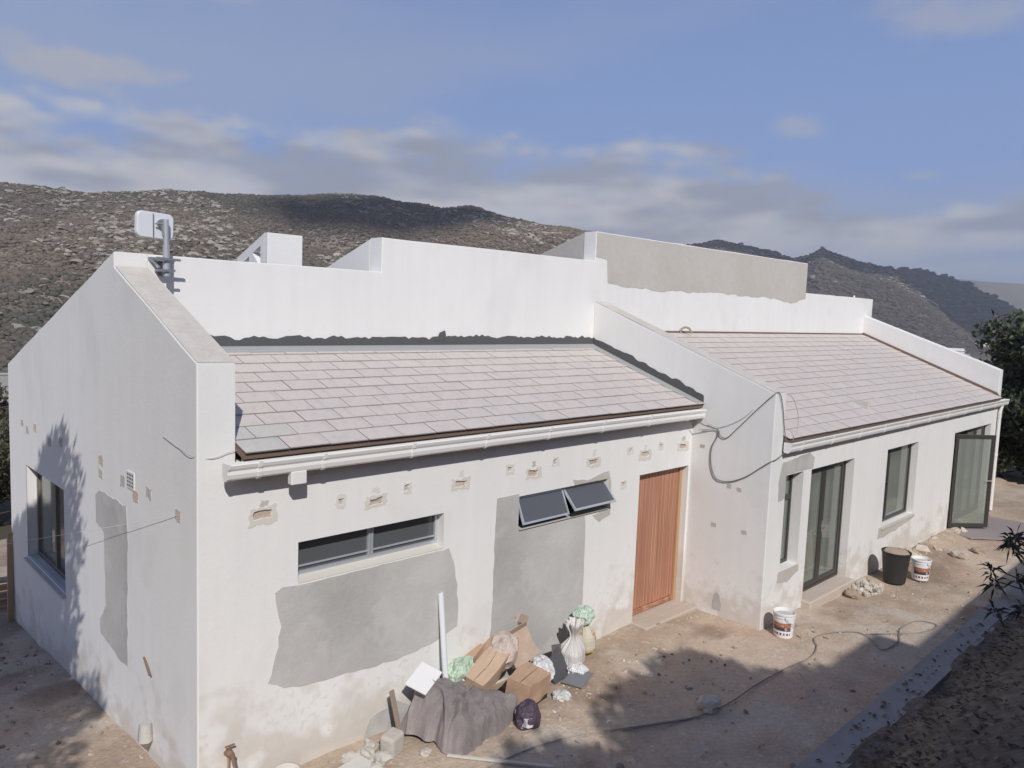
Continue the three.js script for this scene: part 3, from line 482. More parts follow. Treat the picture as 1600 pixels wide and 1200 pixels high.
const gchips = [[-6.22, 2.57], [-5.93, 2.51], [-5.5, 2.59], [-4.78, 2.51], [-4.24, 2.59], [-2.66, 2.46], [-2.63, 2.61], [-1.92, 2.51], [-1.52, 2.43], [-1.16, 2.53], [-0.43, 2.47]];
gchips.forEach(([z, y], i) => part(house, 'scaffold_hole', wallX(rag(rectP(z - 0.07, y - 0.055, z + 0.07, y + 0.055), 0.03, 0.025, 200 + i), -0.004, 0.005), i % 2 ? rawPlaster : brickRed[1]));
[[0.48, 1.25], [0.87, 1.88], [0.7, 1.9], [1.0, 1.25], [0.2, 2.44]].forEach(([z, y], i) => part(house, 'scaffold_hole', wallX(rag(rectP(z - 0.04, y - 0.03, z + 0.04, y + 0.03), 0.02, 0.015, 220 + i), X1 - 0.004, 0.005), i === 4 ? brickRed[0] : rawPlaster));
part(house, 'plaster_patch', wallX(rag([[0.55, -0.08], [0.545, 0.06], [0.57, 0.17], [0.615, 0.2], [0.66, 0.16], [0.69, 0.04], [0.69, -0.08]], 0.05, 0.012, 231), X1 - 0.005, 0.006), cement);
// air vent on the gable
{
  const v = part(house, 'air_vent', wallX(rectP(-1.77, 2.48, -1.55, 2.66), -0.012, 0.012, [], 0.003), std(0.7, 0.69, 0.67, 0.8));
  for (let i = 0; i < 4; i++) for (let j = 0; j < 4; j++) part(v, 'vent_hole', bx(-0.0135, -0.0115, 2.505 + i * 0.038, 2.525 + i * 0.038, -1.745 + j * 0.048, -1.715 + j * 0.048), slabDark);
  // drip spout low on the gable
  const s = new THREE.CylinderGeometry(0.06, 0.075, 0.18, 6).translate(-0.06, 0.1, -1.14), t = new THREE.ConeGeometry(0.075, 0.1, 6).rotateX(Math.PI).translate(-0.06, -0.04, -1.14);
  const sp = part(house, 'drain_spout', s, std(0.52, 0.5, 0.46, 0.9, { bumpMap: grainBump, bumpScale: 0.004 })); part(sp, 'spout_tip', t, std(0.4, 0.33, 0.28, 0.9));
  part(house, 'wall_peg', rod([-0.005, 0.8, -1.32], [-0.035, 0.71, -1.08], 0.012, 8), timber);
}

// -------- windows and doors
function frameZ(parent, x0, x1, y0, y1, z, w, d, mat, name = 'frame') {   // ring of four mitred bars
  return part(parent, name, wallZ(rectP(x0, y0, x1, y1), z, d, [rectP(x0 + w, y0 + w, x1 - w, y1 - w)], 0.003), mat);
}
{ // high strip window with pale aluminium frame
  const w = new THREE.Group(); w.name = 'window'; w.userData.label = 'high strip window with two panes in a pale aluminium frame'; house.add(w);
  const z = -0.11, [a, b, c, d] = [W1[0] + 0.004, W1[1] - 0.004, W1[2] + 0.05, W1[3] - 0.003];
  frameZ(w, a, b, c, d, z, 0.035, 0.06, alu);
  const m = (a + b) / 2;
  part(w, 'mullion', rbx(m - 0.03, m - 0.004, c + 0.035, d - 0.035, z - 0.055, z + 0.006, 0.004), alu); part(w, 'mullion', rbx(m + 0.004, m + 0.03, c + 0.035, d - 0.035, z - 0.055, z + 0.006, 0.004), alu);
  for (const [p, q] of [[a + 0.035, m - 0.03], [m + 0.03, b - 0.035]]) {
    part(w, 'pane', bx(p, q, c + 0.035, d - 0.035, z - 0.034, z - 0.029), glassGrey);
    part(w, 'rail', rbx(p, q, c + 0.075, c + 0.092, z - 0.028, z - 0.008, 0.004), alu);
  }
  part(w, 'sill', wallX([[-0.23, W1[2] - 0.0], [-0.001, W1[2] - 0.0], [-0.001, W1[2] + 0.012], [z + 0.002, W1[2] + 0.05], [-0.23, W1[2] + 0.05]], W1[0] + 0.002, W1[1] - W1[0] - 0.004), std(0.6, 0.57, 0.51, 0.95, { bumpMap: grainBump, bumpScale: 0.004 }));
}
{ // high strip window with two sashes pushed open
  const w = new THREE.Group(); w.name = 'window'; w.userData.label = 'high strip window with both sashes pushed open'; house.add(w);
  const z = -0.09, [a, b, c, d] = [W2[0] + 0.004, W2[1] - 0.004, W2[2] + 0.02, W2[3] - 0.003], m = (a + b) / 2;
  frameZ(w, a, b, c, d, z, 0.03, 0.06, aluDark);
  part(w, 'mullion', bx(m - 0.018, m + 0.018, c + 0.03, d - 0.03, z - 0.055, z - 0.003), aluDark);
  part(w, 'sill', bx(W2[0] + 0.002, W2[1] - 0.002, W2[2] + 0.001, W2[2] + 0.018, -0.235, 0.03), std(0.5, 0.48, 0.44, 0.95));
  for (const [p, q, ang] of [[a + 0.012, m - 0.006, 25], [m + 0.006, b - 0.012, 43]]) {
    const s = new THREE.Group(); s.name = 'sash'; s.position.set(p, d - 0.025, z + 0.012); s.rotation.x = -ang * D2R; w.add(s);
    const h = d - c - 0.045, g = [];
    g.push(bx(0, q - p, -0.026, 0, -0.012, 0.012), bx(0, q - p, -h, -h + 0.026, -0.012, 0.012), bx(0, 0.024, -h + 0.026, -0.026, -0.012, 0.012), bx(q - p - 0.024, q - p, -h + 0.026, -0.026, -0.012, 0.012));
    const fr = shadow(new THREE.Mesh(merge(g), alu)); fr.name = 'sash_frame';
    const pane = shadow(new THREE.Mesh(bx(0.024, q - p - 0.024, -h + 0.026, -0.026, -0.003, 0.003), glassGrey)); pane.name = 'pane';
    // keep three levels: sash pieces hang directly on the window
    s.updateMatrix(); for (const o of [fr, pane]) { o.geometry.applyMatrix4(s.matrix); w.add(o); } w.remove(s);
  }
}
{ // wooden plank door
  const dr = new THREE.Group(); dr.name = 'door'; dr.userData.label = 'reddish wooden plank door'; house.add(dr);
  const woodT = (s) => texC(128, 512, (u, v) => { const g = fbm2(u * 14 + s, v * 2.2, 4), f = fbm2(u * 60 + s, v * 6, 3); return mix3([0.27, 0.105, 0.06], [0.58, 0.315, 0.205], sst(0.25, 0.75, g * 0.6 + f * 0.4)); });
  const wm = [1, 7, 13, 19].map((s) => new THREE.MeshStandardMaterial({ map: woodT(s), roughness: 0.55 }));
  const z = -0.13, x0 = DR[0] + 0.02, x1 = DR[1] - 0.075, n = 15, pw = (x1 - x0) / n;
  for (let i = 0; i < n; i++) {
    const a = x0 + i * pw, g = extr([[a + 0.001, DR[2] + 0.09], [a + pw - 0.001, DR[2] + 0.09], [a + pw - 0.001, DR[3] - 0.012], [a + 0.001, DR[3] - 0.012]], 0.04, [], 0.011);
    g.translate(0, 0, z - 0.04); rectUV(g, (x, y) => [(x - a) / pw, (y + 0.2) / 2.4]);
    part(dr, 'plank', g, wm[(i * 7 + (i >> 1)) % 4]);
  }
  part(dr, 'door_backing', bx(x0, x1, DR[2] + 0.05, DR[3] - 0.01, z - 0.06, z - 0.041), timber);
  part(dr, 'bottom_rail', rbx(x0, x1, DR[2] + 0.02, DR[2] + 0.088, z - 0.03, z + 0.025, 0.006), wm[1]);
  const fm = std(0.5, 0.3, 0.16, 0.6, { bumpMap: withRepeat(grainBump, 1, 5), bumpScale: 0.002 });
  part(dr, 'frame', rbx(x1 + 0.004, DR[1] - 0.004, DR[2], DR[3] - 0.004, z - 0.06, z + 0.03), fm); part(dr, 'frame', rbx(DR[0] + 0.002, x0 - 0.001, DR[2], DR[3] - 0.004, z - 0.06, z + 0.02), fm);
  part(house, 'door_step', rbx(6.45, X1 - 0.003, -0.3, -0.118, -0.22, 0.3, 0.03), std(0.5, 0.42, 0.345, 0.97, { bumpMap: grainBump, bumpScale: 0.012 }));
}
function blind(parent, x0, x1, y0, y1, z, mat) { for (let y = y0; y < y1; y += 0.06) part(parent, 'blind_slat', new THREE.BoxGeometry(x1 - x0, 0.003, 0.045).rotateX(0.75).translate((x0 + x1) / 2, y + 0.03, z), mat); }
const blindM = std(0.62, 0.62, 0.58, 0.7), curtainM = std(0.62, 0.63, 0.57, 0.95);
function curtain(parent, x0, x1, y0, y1, z, seed) {
  const n = Math.round((x1 - x0) / 0.03), g = new THREE.PlaneGeometry(x1 - x0, y1 - y0, n, 1), p = g.attributes.position;
  for (let i = 0; i < p.count; i++) { const x = p.getX(i); p.setZ(i, 0.025 * Math.sin(x * 38 + seed) + 0.02 * Math.sin(x * 17 + seed * 2)); }
  g.computeVertexNormals(); g.translate((x0 + x1) / 2, (y0 + y1) / 2, z);
  const m = curtainM.clone(); m.side = THREE.DoubleSide; part(parent, 'curtain', g, m);
}
{ // narrow side light beside the glass doors
  const w = new THREE.Group(); w.name = 'window'; w.userData.label = 'narrow dark framed side window with a slatted blind'; house.add(w);
  const z = Z2 - 0.17, [a, b, c, d] = [WS[0] + 0.003, WS[1] - 0.003, WS[2] + 0.003, WS[3] - 0.003];
  frameZ(w, a, b, c, d, z, 0.05, 0.06, aluDark);
  part(w, 'transom', bx(a + 0.05, b - 0.05, 1.66, 1.73, z - 0.06, z + 0.004), aluDark);
  part(w, 'pane', bx(a + 0.05, b - 0.05, c + 0.05, 1.66, z - 0.03, z - 0.025), glass); part(w, 'pane', bx(a + 0.05, b - 0.05, 1.73, d - 0.05, z - 0.03, z - 0.025), glass);
  blind(w, a + 0.03, b - 0.03, c + 0.05, d - 0.06, z - 0.1, blindM);
}
{ // pair of glass doors
  const w = new THREE.Group(); w.name = 'glass_door'; w.userData.label = 'pair of dark framed glass doors with a silver handle'; house.add(w);
  const z = Z2 - 0.14, [a, b, c, d] = [GD[0] + 0.003, GD[1] - 0.003, GD[2] + 0.003, GD[3] - 0.003], m = (a + b) / 2;
  frameZ(w, a, b, c, d, z, 0.045, 0.08, aluDark);
  for (const [p, q] of [[a + 0.048, m - 0.003], [m + 0.003, b - 0.048]]) {
    frameZ(w, p, q, c + 0.048, d - 0.048, z - 0.01, 0.075, 0.045, aluDark, 'leaf_frame');
    part(w, 'pane', bx(p + 0.075, q - 0.075, c + 0.12, d - 0.12, z - 0.036, z - 0.03), glass);
  }
  const hm = new THREE.MeshStandardMaterial({ color: rgb(0.7, 0.7, 0.7), metalness: 0.9, roughness: 0.25 });
  part(w, 'handle', merge([rod([m + 0.045, 1.0, z - 0.01], [m + 0.045, 1.0, z + 0.045], 0.012), rod([m + 0.045, 1.0, z + 0.045], [m + 0.16, 1.0, z + 0.045], 0.01), bx(m + 0.02, m + 0.07, 0.9, 1.1, z - 0.01, z - 0.002)]), hm);
  curtain(w, a, b, c + 0.05, d, z - 0.28, 3);
  part(house, 'door_step', rbx(GD[0] - 0.03, GD[1] + 0.04, -0.4, -0.022, Z2 - 0.25, Z2 + 0.16, 0.03), std(0.54, 0.46, 0.385, 0.97, { bumpMap: grainBump, bumpScale: 0.012 }));
}
{ // window between the two glass doors
  const w = new THREE.Group(); w.name = 'window'; w.userData.label = 'dark framed window with a narrow opening casement'; house.add(w);
  const z = Z2 - 0.13, [a, b, c, d] = [W3[0] + 0.003, W3[1] - 0.003, W3[2] + 0.003, W3[3] - 0.003], m = a + 0.5;
  frameZ(w, a, b, c, d, z, 0.05, 0.07, aluDark);
  part(w, 'mullion', bx(m - 0.03, m + 0.03, c + 0.05, d - 0.05, z - 0.065, z - 0.002), aluDark);
  part(w, 'transom', bx(a + 0.05, m - 0.03, 1.38, 1.43, z - 0.06, z - 0.004), aluDark);
  part(w, 'pane', bx(a + 0.05, m - 0.03, c + 0.05, 1.38, z - 0.034, z - 0.03), glass); part(w, 'pane', bx(a + 0.05, m - 0.03, 1.43, d - 0.05, z - 0.034, z - 0.03), glass); part(w, 'pane', bx(m + 0.03, b - 0.05, c + 0.05, d - 0.05, z - 0.034, z - 0.03), glass);
  part(w, 'sill', wallX([[Z2 - 0.25, W3[2] - 0.06], [Z2 + 0.03, W3[2] - 0.06], [Z2 + 0.03, W3[2] - 0.03], [Z2 - 0.12, W3[2] + 0.004], [Z2 - 0.25, W3[2] + 0.004]], W3[0] - 0.03, W3[1] - W3[0] + 0.06), rawPlaster);
  curtain(w, m + 0.5, b, c, d, z - 0.25, 1);
}
{ // far doorway with one leaf swung out
  const w = new THREE.Group(); w.name = 'glass_door'; w.userData.label = 'far glass doorway with one dark framed leaf swung open'; house.add(w);
  const z = Z2 - 0.12, [a, b, c, d] = [FD[0] + 0.003, FD[1] - 0.003, FD[2] + 0.003, FD[3] - 0.003];
  frameZ(w, a, b, c, d, z, 0.05, 0.08, aluDark);
  for (const k of [1.4, 2.1]) { const p = a + k, q = Math.min(b - 0.05, p + 0.69); frameZ(w, p, q, c + 0.05, d - 0.05, z - 0.01, 0.07, 0.045, aluDark, 'leaf_frame'); part(w, 'pane', bx(p + 0.07, q - 0.07, c + 0.12, d - 0.12, z - 0.036, z - 0.03), glass); }
  curtain(w, a + 0.9, b, c + 0.03, d, z - 0.3, 7);
  // leaf turned out about the near jamb
  const M = new THREE.Matrix4().makeRotationY(-40 * D2R).setPosition(FD[0] + 0.05, 0, Z2 + 0.0);
  const lw = 0.95, y0 = FD[2] + 0.05, y1 = FD[3] - 0.03;
  part(w, 'open_leaf', wallZ(rectP(0, y0, lw, y1), 0.022, 0.045, [rectP(0.085, y0 + 0.09, lw - 0.085, y1 - 0.085)], 0.003).applyMatrix4(M), aluDark);
  part(w, 'pane', bx(0.085, lw - 0.085, y0 + 0.09, y1 - 0.085, -0.003, 0.003).applyMatrix4(M), glass);
  part(w, 'handle', merge([rod([lw - 0.04, 1.0, 0.02], [lw - 0.04, 1.0, 0.07], 0.012), rod([lw - 0.04, 1.0, 0.07], [lw - 0.17, 1.0, 0.07], 0.01)]).applyMatrix4(M), alu);
}
{ // gable window: deep opening, steel frame with broken rhythm of bars
  const w = new THREE.Group(); w.name = 'window'; w.userData.label = 'deep gable window with dark timber frame'; house.add(w);
  const [z0, z1] = [-6.076, -4.144], y0 = 0.624, y1 = 1.986, fr = std(0.2, 0.17, 0.14, 0.7);
  const ring = wallX(rectP(z0, y0, z1, y1), 0.13, 0.06, [rectP(z0 + 0.06, y0 + 0.06, z1 - 0.06, y1 - 0.06)], 0.003);
  part(w, 'frame', ring, fr); part(w, 'mullion', bx(0.132, 0.188, y0 + 0.06, y1 - 0.06, -5.15, -5.08), fr);
  part(w, 'pane', bx(0.158, 0.163, y0 + 0.06, y1 - 0.06, -5.08, z1 - 0.06), glassGrey); part(w, 'pane', bx(0.158, 0.163, y0 + 0.06, y1 - 0.06, z0 + 0.06, -5.15), glass);
  part(w, 'sill', wallZ([[-0.05, y0 - 0.05], [0.12, y0 - 0.05], [0.12, y0 + 0.01], [-0.05, y0 - 0.02]], z1 + 0.03, z1 - z0 + 0.06), cement);
  part(w, 'curtain', bx(0.42, 0.44, y0, y1, -5.95, -5.35), std(0.72, 0.72, 0.7, 0.9));
}
{ // small bent pipe on the right-hand roof's top edge
  part(house, 'roof_pipe', tube([[10.5, 4.1, ZB + 0.04], [10.5, 4.2, ZB + 0.06], [10.55, 4.24, ZB + 0.1], [10.62, 4.22, ZB + 0.16], [10.66, 4.12, ZB + 0.2]], 0.022, 8, 24), std(0.36, 0.28, 0.2, 0.7));
  part(house, 'vent_stub', rod([19.2, 5.14, ZB - 0.1], [19.2, 5.21, ZB - 0.1], 0.025, 10), pvc);
}

// ------------------------------------------------------------------ antenna on the parapet
{
  const galv = new THREE.MeshStandardMaterial({ color: rgb(0.42, 0.44, 0.47), metalness: 0.25, roughness: 0.5 });
  const a = thing('panel_antenna', 'white rounded panel antenna on a grey pole fixed to the parapet', 'antenna', [0.47, 4.68, -1.95]);
  part(a, 'pole', rod([0, 0, 0], [0, 0.33, 0], 0.036, 16), galv); part(a, 'pole', rod([0, 0.33, 0], [0.0, 0.6, -0.005], 0.028, 14), galv);
  for (const y of [0.06, 0.17]) part(a, 'clamp', merge([bx(-0.07, 0.075, y - 0.012, y + 0.012, 0.042, 0.055), bx(-0.065, 0.065, y - 0.012, y + 0.012, -0.165, -0.04)]), steel);
  part(a, 'bracket', merge([bar([-0.13, 0.185, -0.155], [0.13, 0.185, -0.155], 0.03, 0.03), bar([-0.12, 0.18, -0.14], [-0.0, 0.05, -0.05], 0.02, 0.02), bx(-0.03, 0.03, 0.0, 0.2, -0.168, -0.155), bar([-0.12, 0.185, 0.05], [0.13, 0.175, 0.05], 0.02, 0.025)]), steel);
  const s = new THREE.Shape(), w = 0.19, h = 0.125, r = 0.055; s.moveTo(-w + r, -h); s.lineTo(w - r, -h); s.quadraticCurveTo(w, -h, w, -h + r); s.lineTo(w, h - r); s.quadraticCurveTo(w, h, w - r, h); s.lineTo(-w + r, h); s.quadraticCurveTo(-w, h, -w, h - r); s.lineTo(-w, -h + r); s.quadraticCurveTo(-w, -h, -w + r, -h);
  const g = new THREE.ExtrudeGeometry(s, { depth: 0.035, bevelEnabled: true, bevelSize: 0.012, bevelThickness: 0.014, bevelSegments: 4, curveSegments: 10 });
  g.rotateY(0.16).rotateZ(-0.03).translate(-0.095, 0.53, -0.1);
  const p = part(a, 'panel', g, new THREE.MeshPhysicalMaterial({ color: rgb(0.72, 0.74, 0.77), roughness: 0.35 }));
  part(p, 'rib', bx(-0.004, 0.004, -0.12, 0.12, 0, 0.008).rotateY(0.16).translate(-0.12, 0.53, -0.038), steel);
  part(a, 'mount', merge([new THREE.CylinderGeometry(0.045, 0.045, 0.05, 12).rotateX(Math.PI / 2).translate(-0.035, 0.555, -0.035), bar([-0.035, 0.555, -0.02], [-0.02, 0.42, 0.0], 0.03, 0.03), rod([-0.11, 0.545, -0.01], [0.02, 0.545, 0.0], 0.008)]), steel);
}

// ------------------------------------------------------------------ loose cables on the walls
const cableM = std(0.17, 0.165, 0.16, 0.6), cableLight = std(0.42, 0.41, 0.39, 0.6);
top('electric_cable', tube([[X1 - 0.2, 2.86, 0.2], [X1 - 0.1, 2.79, 0.28], [X1 - 0.02, 2.74, 0.45], [X1 - 0.02, 2.65, 0.46], [X1 - 0.02, 2.44, 0.37], [X1 - 0.02, 2.14, 0.39], [X1 - 0.02, 1.98, 0.49], [X1 - 0.02, 1.97, 0.68], [X1 - 0.02, 2.09, 0.96], [X1 - 0.02, 2.28, 1.21], [X1 - 0.02, 2.38, 1.34], [X1 + 0.06, 2.42, Z2 + 0.03], [XS - 0.02, 2.5, Z2 + 0.03], [XS, 2.62, Z2 + 0.05]], 0.008, 6, 160), cableM, 'grey cable hanging in a wide loop across the projecting wall', 'cable');
top('electric_cable', tube([[X1 - 0.08, 2.8, 0.3], [X1 - 0.018, 2.73, 0.47], [X1 - 0.018, 2.66, 0.5], [X1 - 0.018, 2.63, 0.6], [X1 - 0.018, 2.82, 0.8], [X1 - 0.018, 3.1, 1.06], [X1 - 0.018, 3.37, 1.33], [X1 + 0.05, 3.41, Z2 + 0.01], [X1 + 0.2, 3.15, Z2 + 0.02], [XS - 0.05, 2.9, Z2 + 0.02], [XS - 0.02, 2.68, Z2 + 0.05]], 0.007, 6, 120), cableM, 'grey cable drawn up to the top corner of the projecting wall', 'cable');
top('electric_cable', tube([[X1 - 0.1, 2.84, 0.28], [X1 - 0.016, 2.78, 0.46], [X1 - 0.016, 2.85, 0.66], [X1 - 0.016, 3.0, 0.9], [X1 - 0.016, 3.12, 1.02]], 0.004, 5, 50), cableLight, 'thin pale wire rising from the gutter corner over the projecting wall', 'cable');
top('electric_cable', tube([[X1 + 0.28, 3.39, Z2 - 0.03], [XS + 0.12, 3.32, Z2 + 0.03], [XS + 0.24, 3.08, Z2 + 0.08], [XS + 0.22, 2.85, Z2 + 0.1], [XS + 0.06, 2.7, Z2 + 0.12]], 0.005, 5, 60), cableLight, 'thin wire curving over the tile edge beside the projecting wall', 'cable');
top('electric_cable', tube([[0.36, 3.12, 0.03], [0.28, 3.1, 0.02], [0.12, 3.06, 0.012], [-0.006, 3.08, -0.05], [-0.012, 3.11, -0.4], [-0.012, 3.16, -0.75]], 0.0028, 5, 60), cableLight, 'thin wire round the near gable corner beside the gutter end', 'cable');
top('string_line', rod([-0.006, 2.47, -0.43], [-0.42, 0.7, -6.6], 0.0025, 5), std(0.75, 0.73, 0.68, 0.8), 'white builder\'s string stretched down along the gable', 'string');

// ------------------------------------------------------------------ kerb wall between yard and bank
{
  const k = thing('retaining_wall', 'low concrete retaining wall in shade between yard and garden bank', 'wall', [0, 0, 0]);
  const km = new THREE.MeshStandardMaterial({ map: withRepeat(cementTex, 0.4, 0.4), color: rgb(0.74, 0.7, 0.66), roughness: 0.95, bumpMap: grainBump, bumpScale: 0.006 });
  part(k, 'wall_body', wallX(rag([[3.63, -0.6, 0], [3.97, -0.6, 0], [3.965, 0.24, 0], [3.63, 0.25, 0]], 0.2, 0.004, 301), -9, 20.1, [], 0.015), km);
  part(k, 'wall_block', rbx(11.1, 30, -0.6, 0.36, 3.66, 4.05, 0.03), km);
}
// ------------------------------------------------------------------ trees and shrubs
function leafCloud(list, o) {   // list of [x,y,z,r,count]; each leaf is a folded blade of two faces
  const R = rng(o.seed), P = [], N = [], C = [], a = V(), b = V(), n = V();
  for (const [cx, cy, cz, r, cnt] of list) for (let i = 0; i < cnt; i++) {
    let x, y, z; do { x = R() * 2 - 1; y = R() * 2 - 1; z = R() * 2 - 1; } while (x * x + y * y + z * z > 1);
    const k = Math.pow(x * x + y * y + z * z, -0.18); x *= k * r; y *= k * r * (o.flat ?? 0.8); z *= k * r;
    const L = o.len * (0.6 + 0.8 * R()), w = L * o.wid;
    a.set(R() - 0.5, R() - 0.35, R() - 0.5).normalize(); b.set(R() - 0.5, R() - 0.5, R() - 0.5).cross(a).normalize(); n.crossVectors(a, b);
    const p0 = [cx + x, cy + y, cz + z], tip = [p0[0] + a.x * L, p0[1] + a.y * L, p0[2] + a.z * L], m = [p0[0] + a.x * L * 0.45, p0[1] + a.y * L * 0.45, p0[2] + a.z * L * 0.45];
    const l = [m[0] + b.x * w + n.x * w * 0.4, m[1] + b.y * w + n.y * w * 0.4, m[2] + b.z * w + n.z * w * 0.4], q = [m[0] - b.x * w + n.x * w * 0.4, m[1] - b.y * w + n.y * w * 0.4, m[2] - b.z * w + n.z * w * 0.4];
    P.push(...p0, ...l, ...tip, ...p0, ...tip, ...q);
    const c = mix3(o.c0, o.c1, R()); for (let j = 0; j < 6; j++) C.push(...c);
  }
  const g = new THREE.BufferGeometry(); g.setAttribute('position', new THREE.Float32BufferAttribute(P, 3)); g.setAttribute('color', new THREE.Float32BufferAttribute(C, 3)); g.computeVertexNormals(); return g;
}
const leafMat = new THREE.MeshPhysicalMaterial({ vertexColors: true, roughness: 0.6, side: THREE.DoubleSide, transmission: 0.25, thickness: 0 });
const leafMat2 = new THREE.MeshStandardMaterial({ vertexColors: true, roughness: 0.65, side: THREE.DoubleSide });
const bark = std(0.1, 0.075, 0.055, 0.95, { bumpMap: withRepeat(grainBump, 2, 4), bumpScale: 0.02 });
function limb(pts, r0, r1, seg = 7) {   // tapered bent limb
  const c = new THREE.CatmullRomCurve3(pts.map((p) => V(...p))), n = pts.length * 4, g = new THREE.TubeGeometry(c, n, 1, seg, false), p = g.attributes.position;
  for (let i = 0; i <= n; i++) { const t = i / n, q = c.getPointAt(t), r = mix(r0, r1, t); for (let j = 0; j <= seg; j++) { const k = i * (seg + 1) + j; p.setXYZ(k, q.x + (p.getX(k) - q.x) * r, q.y + (p.getY(k) - q.y) * r, q.z + (p.getZ(k) - q.z) * r); } }
  g.computeVertexNormals(); return g;
}
function tree(name, label, pos, h, o) {
  const t = thing(name, label, 'tree', pos), R = rng(o.seed), blobs = [], limbs = [];
  const lean = o.lean || [0, 0];
  limbs.push(limb([[0, -0.3, 0], [lean[0] * 0.2, h * 0.25, lean[1] * 0.2], [lean[0] * 0.6, h * 0.55, lean[1] * 0.6], [lean[0], h * 0.85, lean[1]]], o.trunk, o.trunk * 0.35, 9));
  for (let i = 0; i < o.limbs; i++) {
    const a = i * 2.4 + R(), y0 = h * mix(o.low, 0.75, R()), k = y0 / h, rr = o.r * (0.55 + 0.5 * R()) * (1 - 0.35 * Math.abs(k - 0.5)), y1 = y0 + h * (0.1 + 0.2 * R());
    const s = [lean[0] * k, y0, lean[1] * k], e = [lean[0] + Math.cos(a) * rr, Math.min(y1, h * 0.97), lean[1] + Math.sin(a) * rr];
    limbs.push(limb([s, [mix(s[0], e[0], 0.5), mix(s[1], e[1], 0.35), mix(s[2], e[2], 0.5)], e], o.trunk * 0.35, o.trunk * 0.08, 5));
    blobs.push([e[0], e[1], e[2], o.clump * (0.7 + 0.6 * R()), o.leaves]);
    blobs.push([mix(s[0], e[0], 0.62), mix(s[1], e[1], 0.62) + 0.15, mix(s[2], e[2], 0.62), o.clump * (0.6 + 0.5 * R()), Math.round(o.leaves * 0.7)]);
  }
  blobs.push([lean[0], h * 0.93, lean[1], o.clump * 0.9, o.leaves]);
  part(t, 'trunk', merge(limbs.map((g) => { g.deleteAttribute('uv'); return g; })), std(0.1, 0.075, 0.055, 0.95));
  part(t, 'crown', leafCloud(blobs, { seed: o.seed + 1, len: o.len, wid: o.wid ?? 0.3, c0: o.c0, c1: o.c1, flat: o.flat }), o.mat || leafMat);
  return t;
}
const G0 = [0.028, 0.04, 0.018], G1 = [0.085, 0.1, 0.04];
// beyond the far end of the house
tree('bushy_tree', 'dense dark green tree beside the far end of the house', [25.4, -0.4, 2.0], 5.3, { seed: 401, trunk: 0.14, limbs: 40, low: 0.0, r: 2.0, clump: 0.75, leaves: 420, len: 0.2, c0: G0, c1: G1 });
tree('bushy_tree', 'low dense bush under the dark tree by the far end of the house', [25.0, -0.4, 0.4], 2.6, { seed: 405, trunk: 0.07, limbs: 26, low: 0.02, r: 1.5, clump: 0.6, leaves: 300, len: 0.16, c0: G0, c1: G1 });
tree('bushy_tree', 'olive green tree behind the far gable, catching sun on its top', [30.2, -0.6, 1.2], 5.0, { seed: 411, trunk: 0.13, limbs: 24, low: 0.1, r: 2.1, clump: 0.75, leaves: 420, len: 0.2, c0: [0.045, 0.052, 0.024], c1: [0.12, 0.115, 0.055] });
tree('bushy_tree', 'broad shrubby tree at the valley edge behind the others', [34.5, -1.4, 0.6], 6.4, { seed: 421, trunk: 0.15, limbs: 26, low: 0.1, r: 2.6, clump: 0.9, leaves: 420, len: 0.24, c0: G0, c1: G1 });
tree('bushy_tree', 'low shrubby tree below the far gable', [34.5, -1.6, -1.6], 4.2, { seed: 431, trunk: 0.1, limbs: 18, low: 0.1, r: 1.8, clump: 0.7, leaves: 360, len: 0.18, c0: [0.04, 0.05, 0.022], c1: [0.1, 0.105, 0.045] });
tree('wild_bush', 'olive bush on the slope just behind the plank stack', [1.55, -1.5, -16.5], 2.4, { seed: 433, trunk: 0.06, limbs: 22, low: 0.02, r: 1.5, clump: 0.55, leaves: 220, len: 0.13, c0: [0.05, 0.055, 0.025], c1: [0.13, 0.12, 0.06] });
tree('wild_bush', 'brownish bush on the slope near the grey boundary wall', [3.4, -2.2, -28], 3.0, { seed: 437, trunk: 0.06, limbs: 22, low: 0.02, r: 2.2, clump: 0.7, leaves: 220, len: 0.16, c0: [0.06, 0.052, 0.028], c1: [0.14, 0.115, 0.06] });
// out of the frame: the trees whose shade falls on gable, yard and bank
tree('garden_tree', 'slender tree in front of the gable, outside the picture to the left', [-3.45, -0.4, -0.75], 6.2, { seed: 441, trunk: 0.08, limbs: 44, low: 0.42, r: 0.95, clump: 0.42, leaves: 680, len: 0.13, wid: 0.22, c0: G0, c1: G1, lean: [0.25, -0.1] });
tree('garden_tree', 'leafy tree behind the slender one, outside the picture to the left', [-4.45, -0.3, 1.75], 4.9, { seed: 451, trunk: 0.09, limbs: 34, low: 0.45, r: 1.45, clump: 0.5, leaves: 468, len: 0.14, wid: 0.22, c0: G0, c1: G1 });
tree('garden_tree', 'spreading tree on the bank behind the viewer', [1.0, 1.8, 10.0], 4.7, { seed: 461, trunk: 0.14, limbs: 40, low: 0.55, r: 2.1, clump: 0.62, leaves: 572, len: 0.16, wid: 0.25, c0: G0, c1: G1 });
tree('garden_tree', 'second spreading tree on the bank beside the neighbouring house', [-1.2, 1.8, 10.2], 4.6, { seed: 471, trunk: 0.13, limbs: 34, low: 0.6, r: 1.8, clump: 0.6, leaves: 572, len: 0.16, wid: 0.25, c0: G0, c1: G1 });
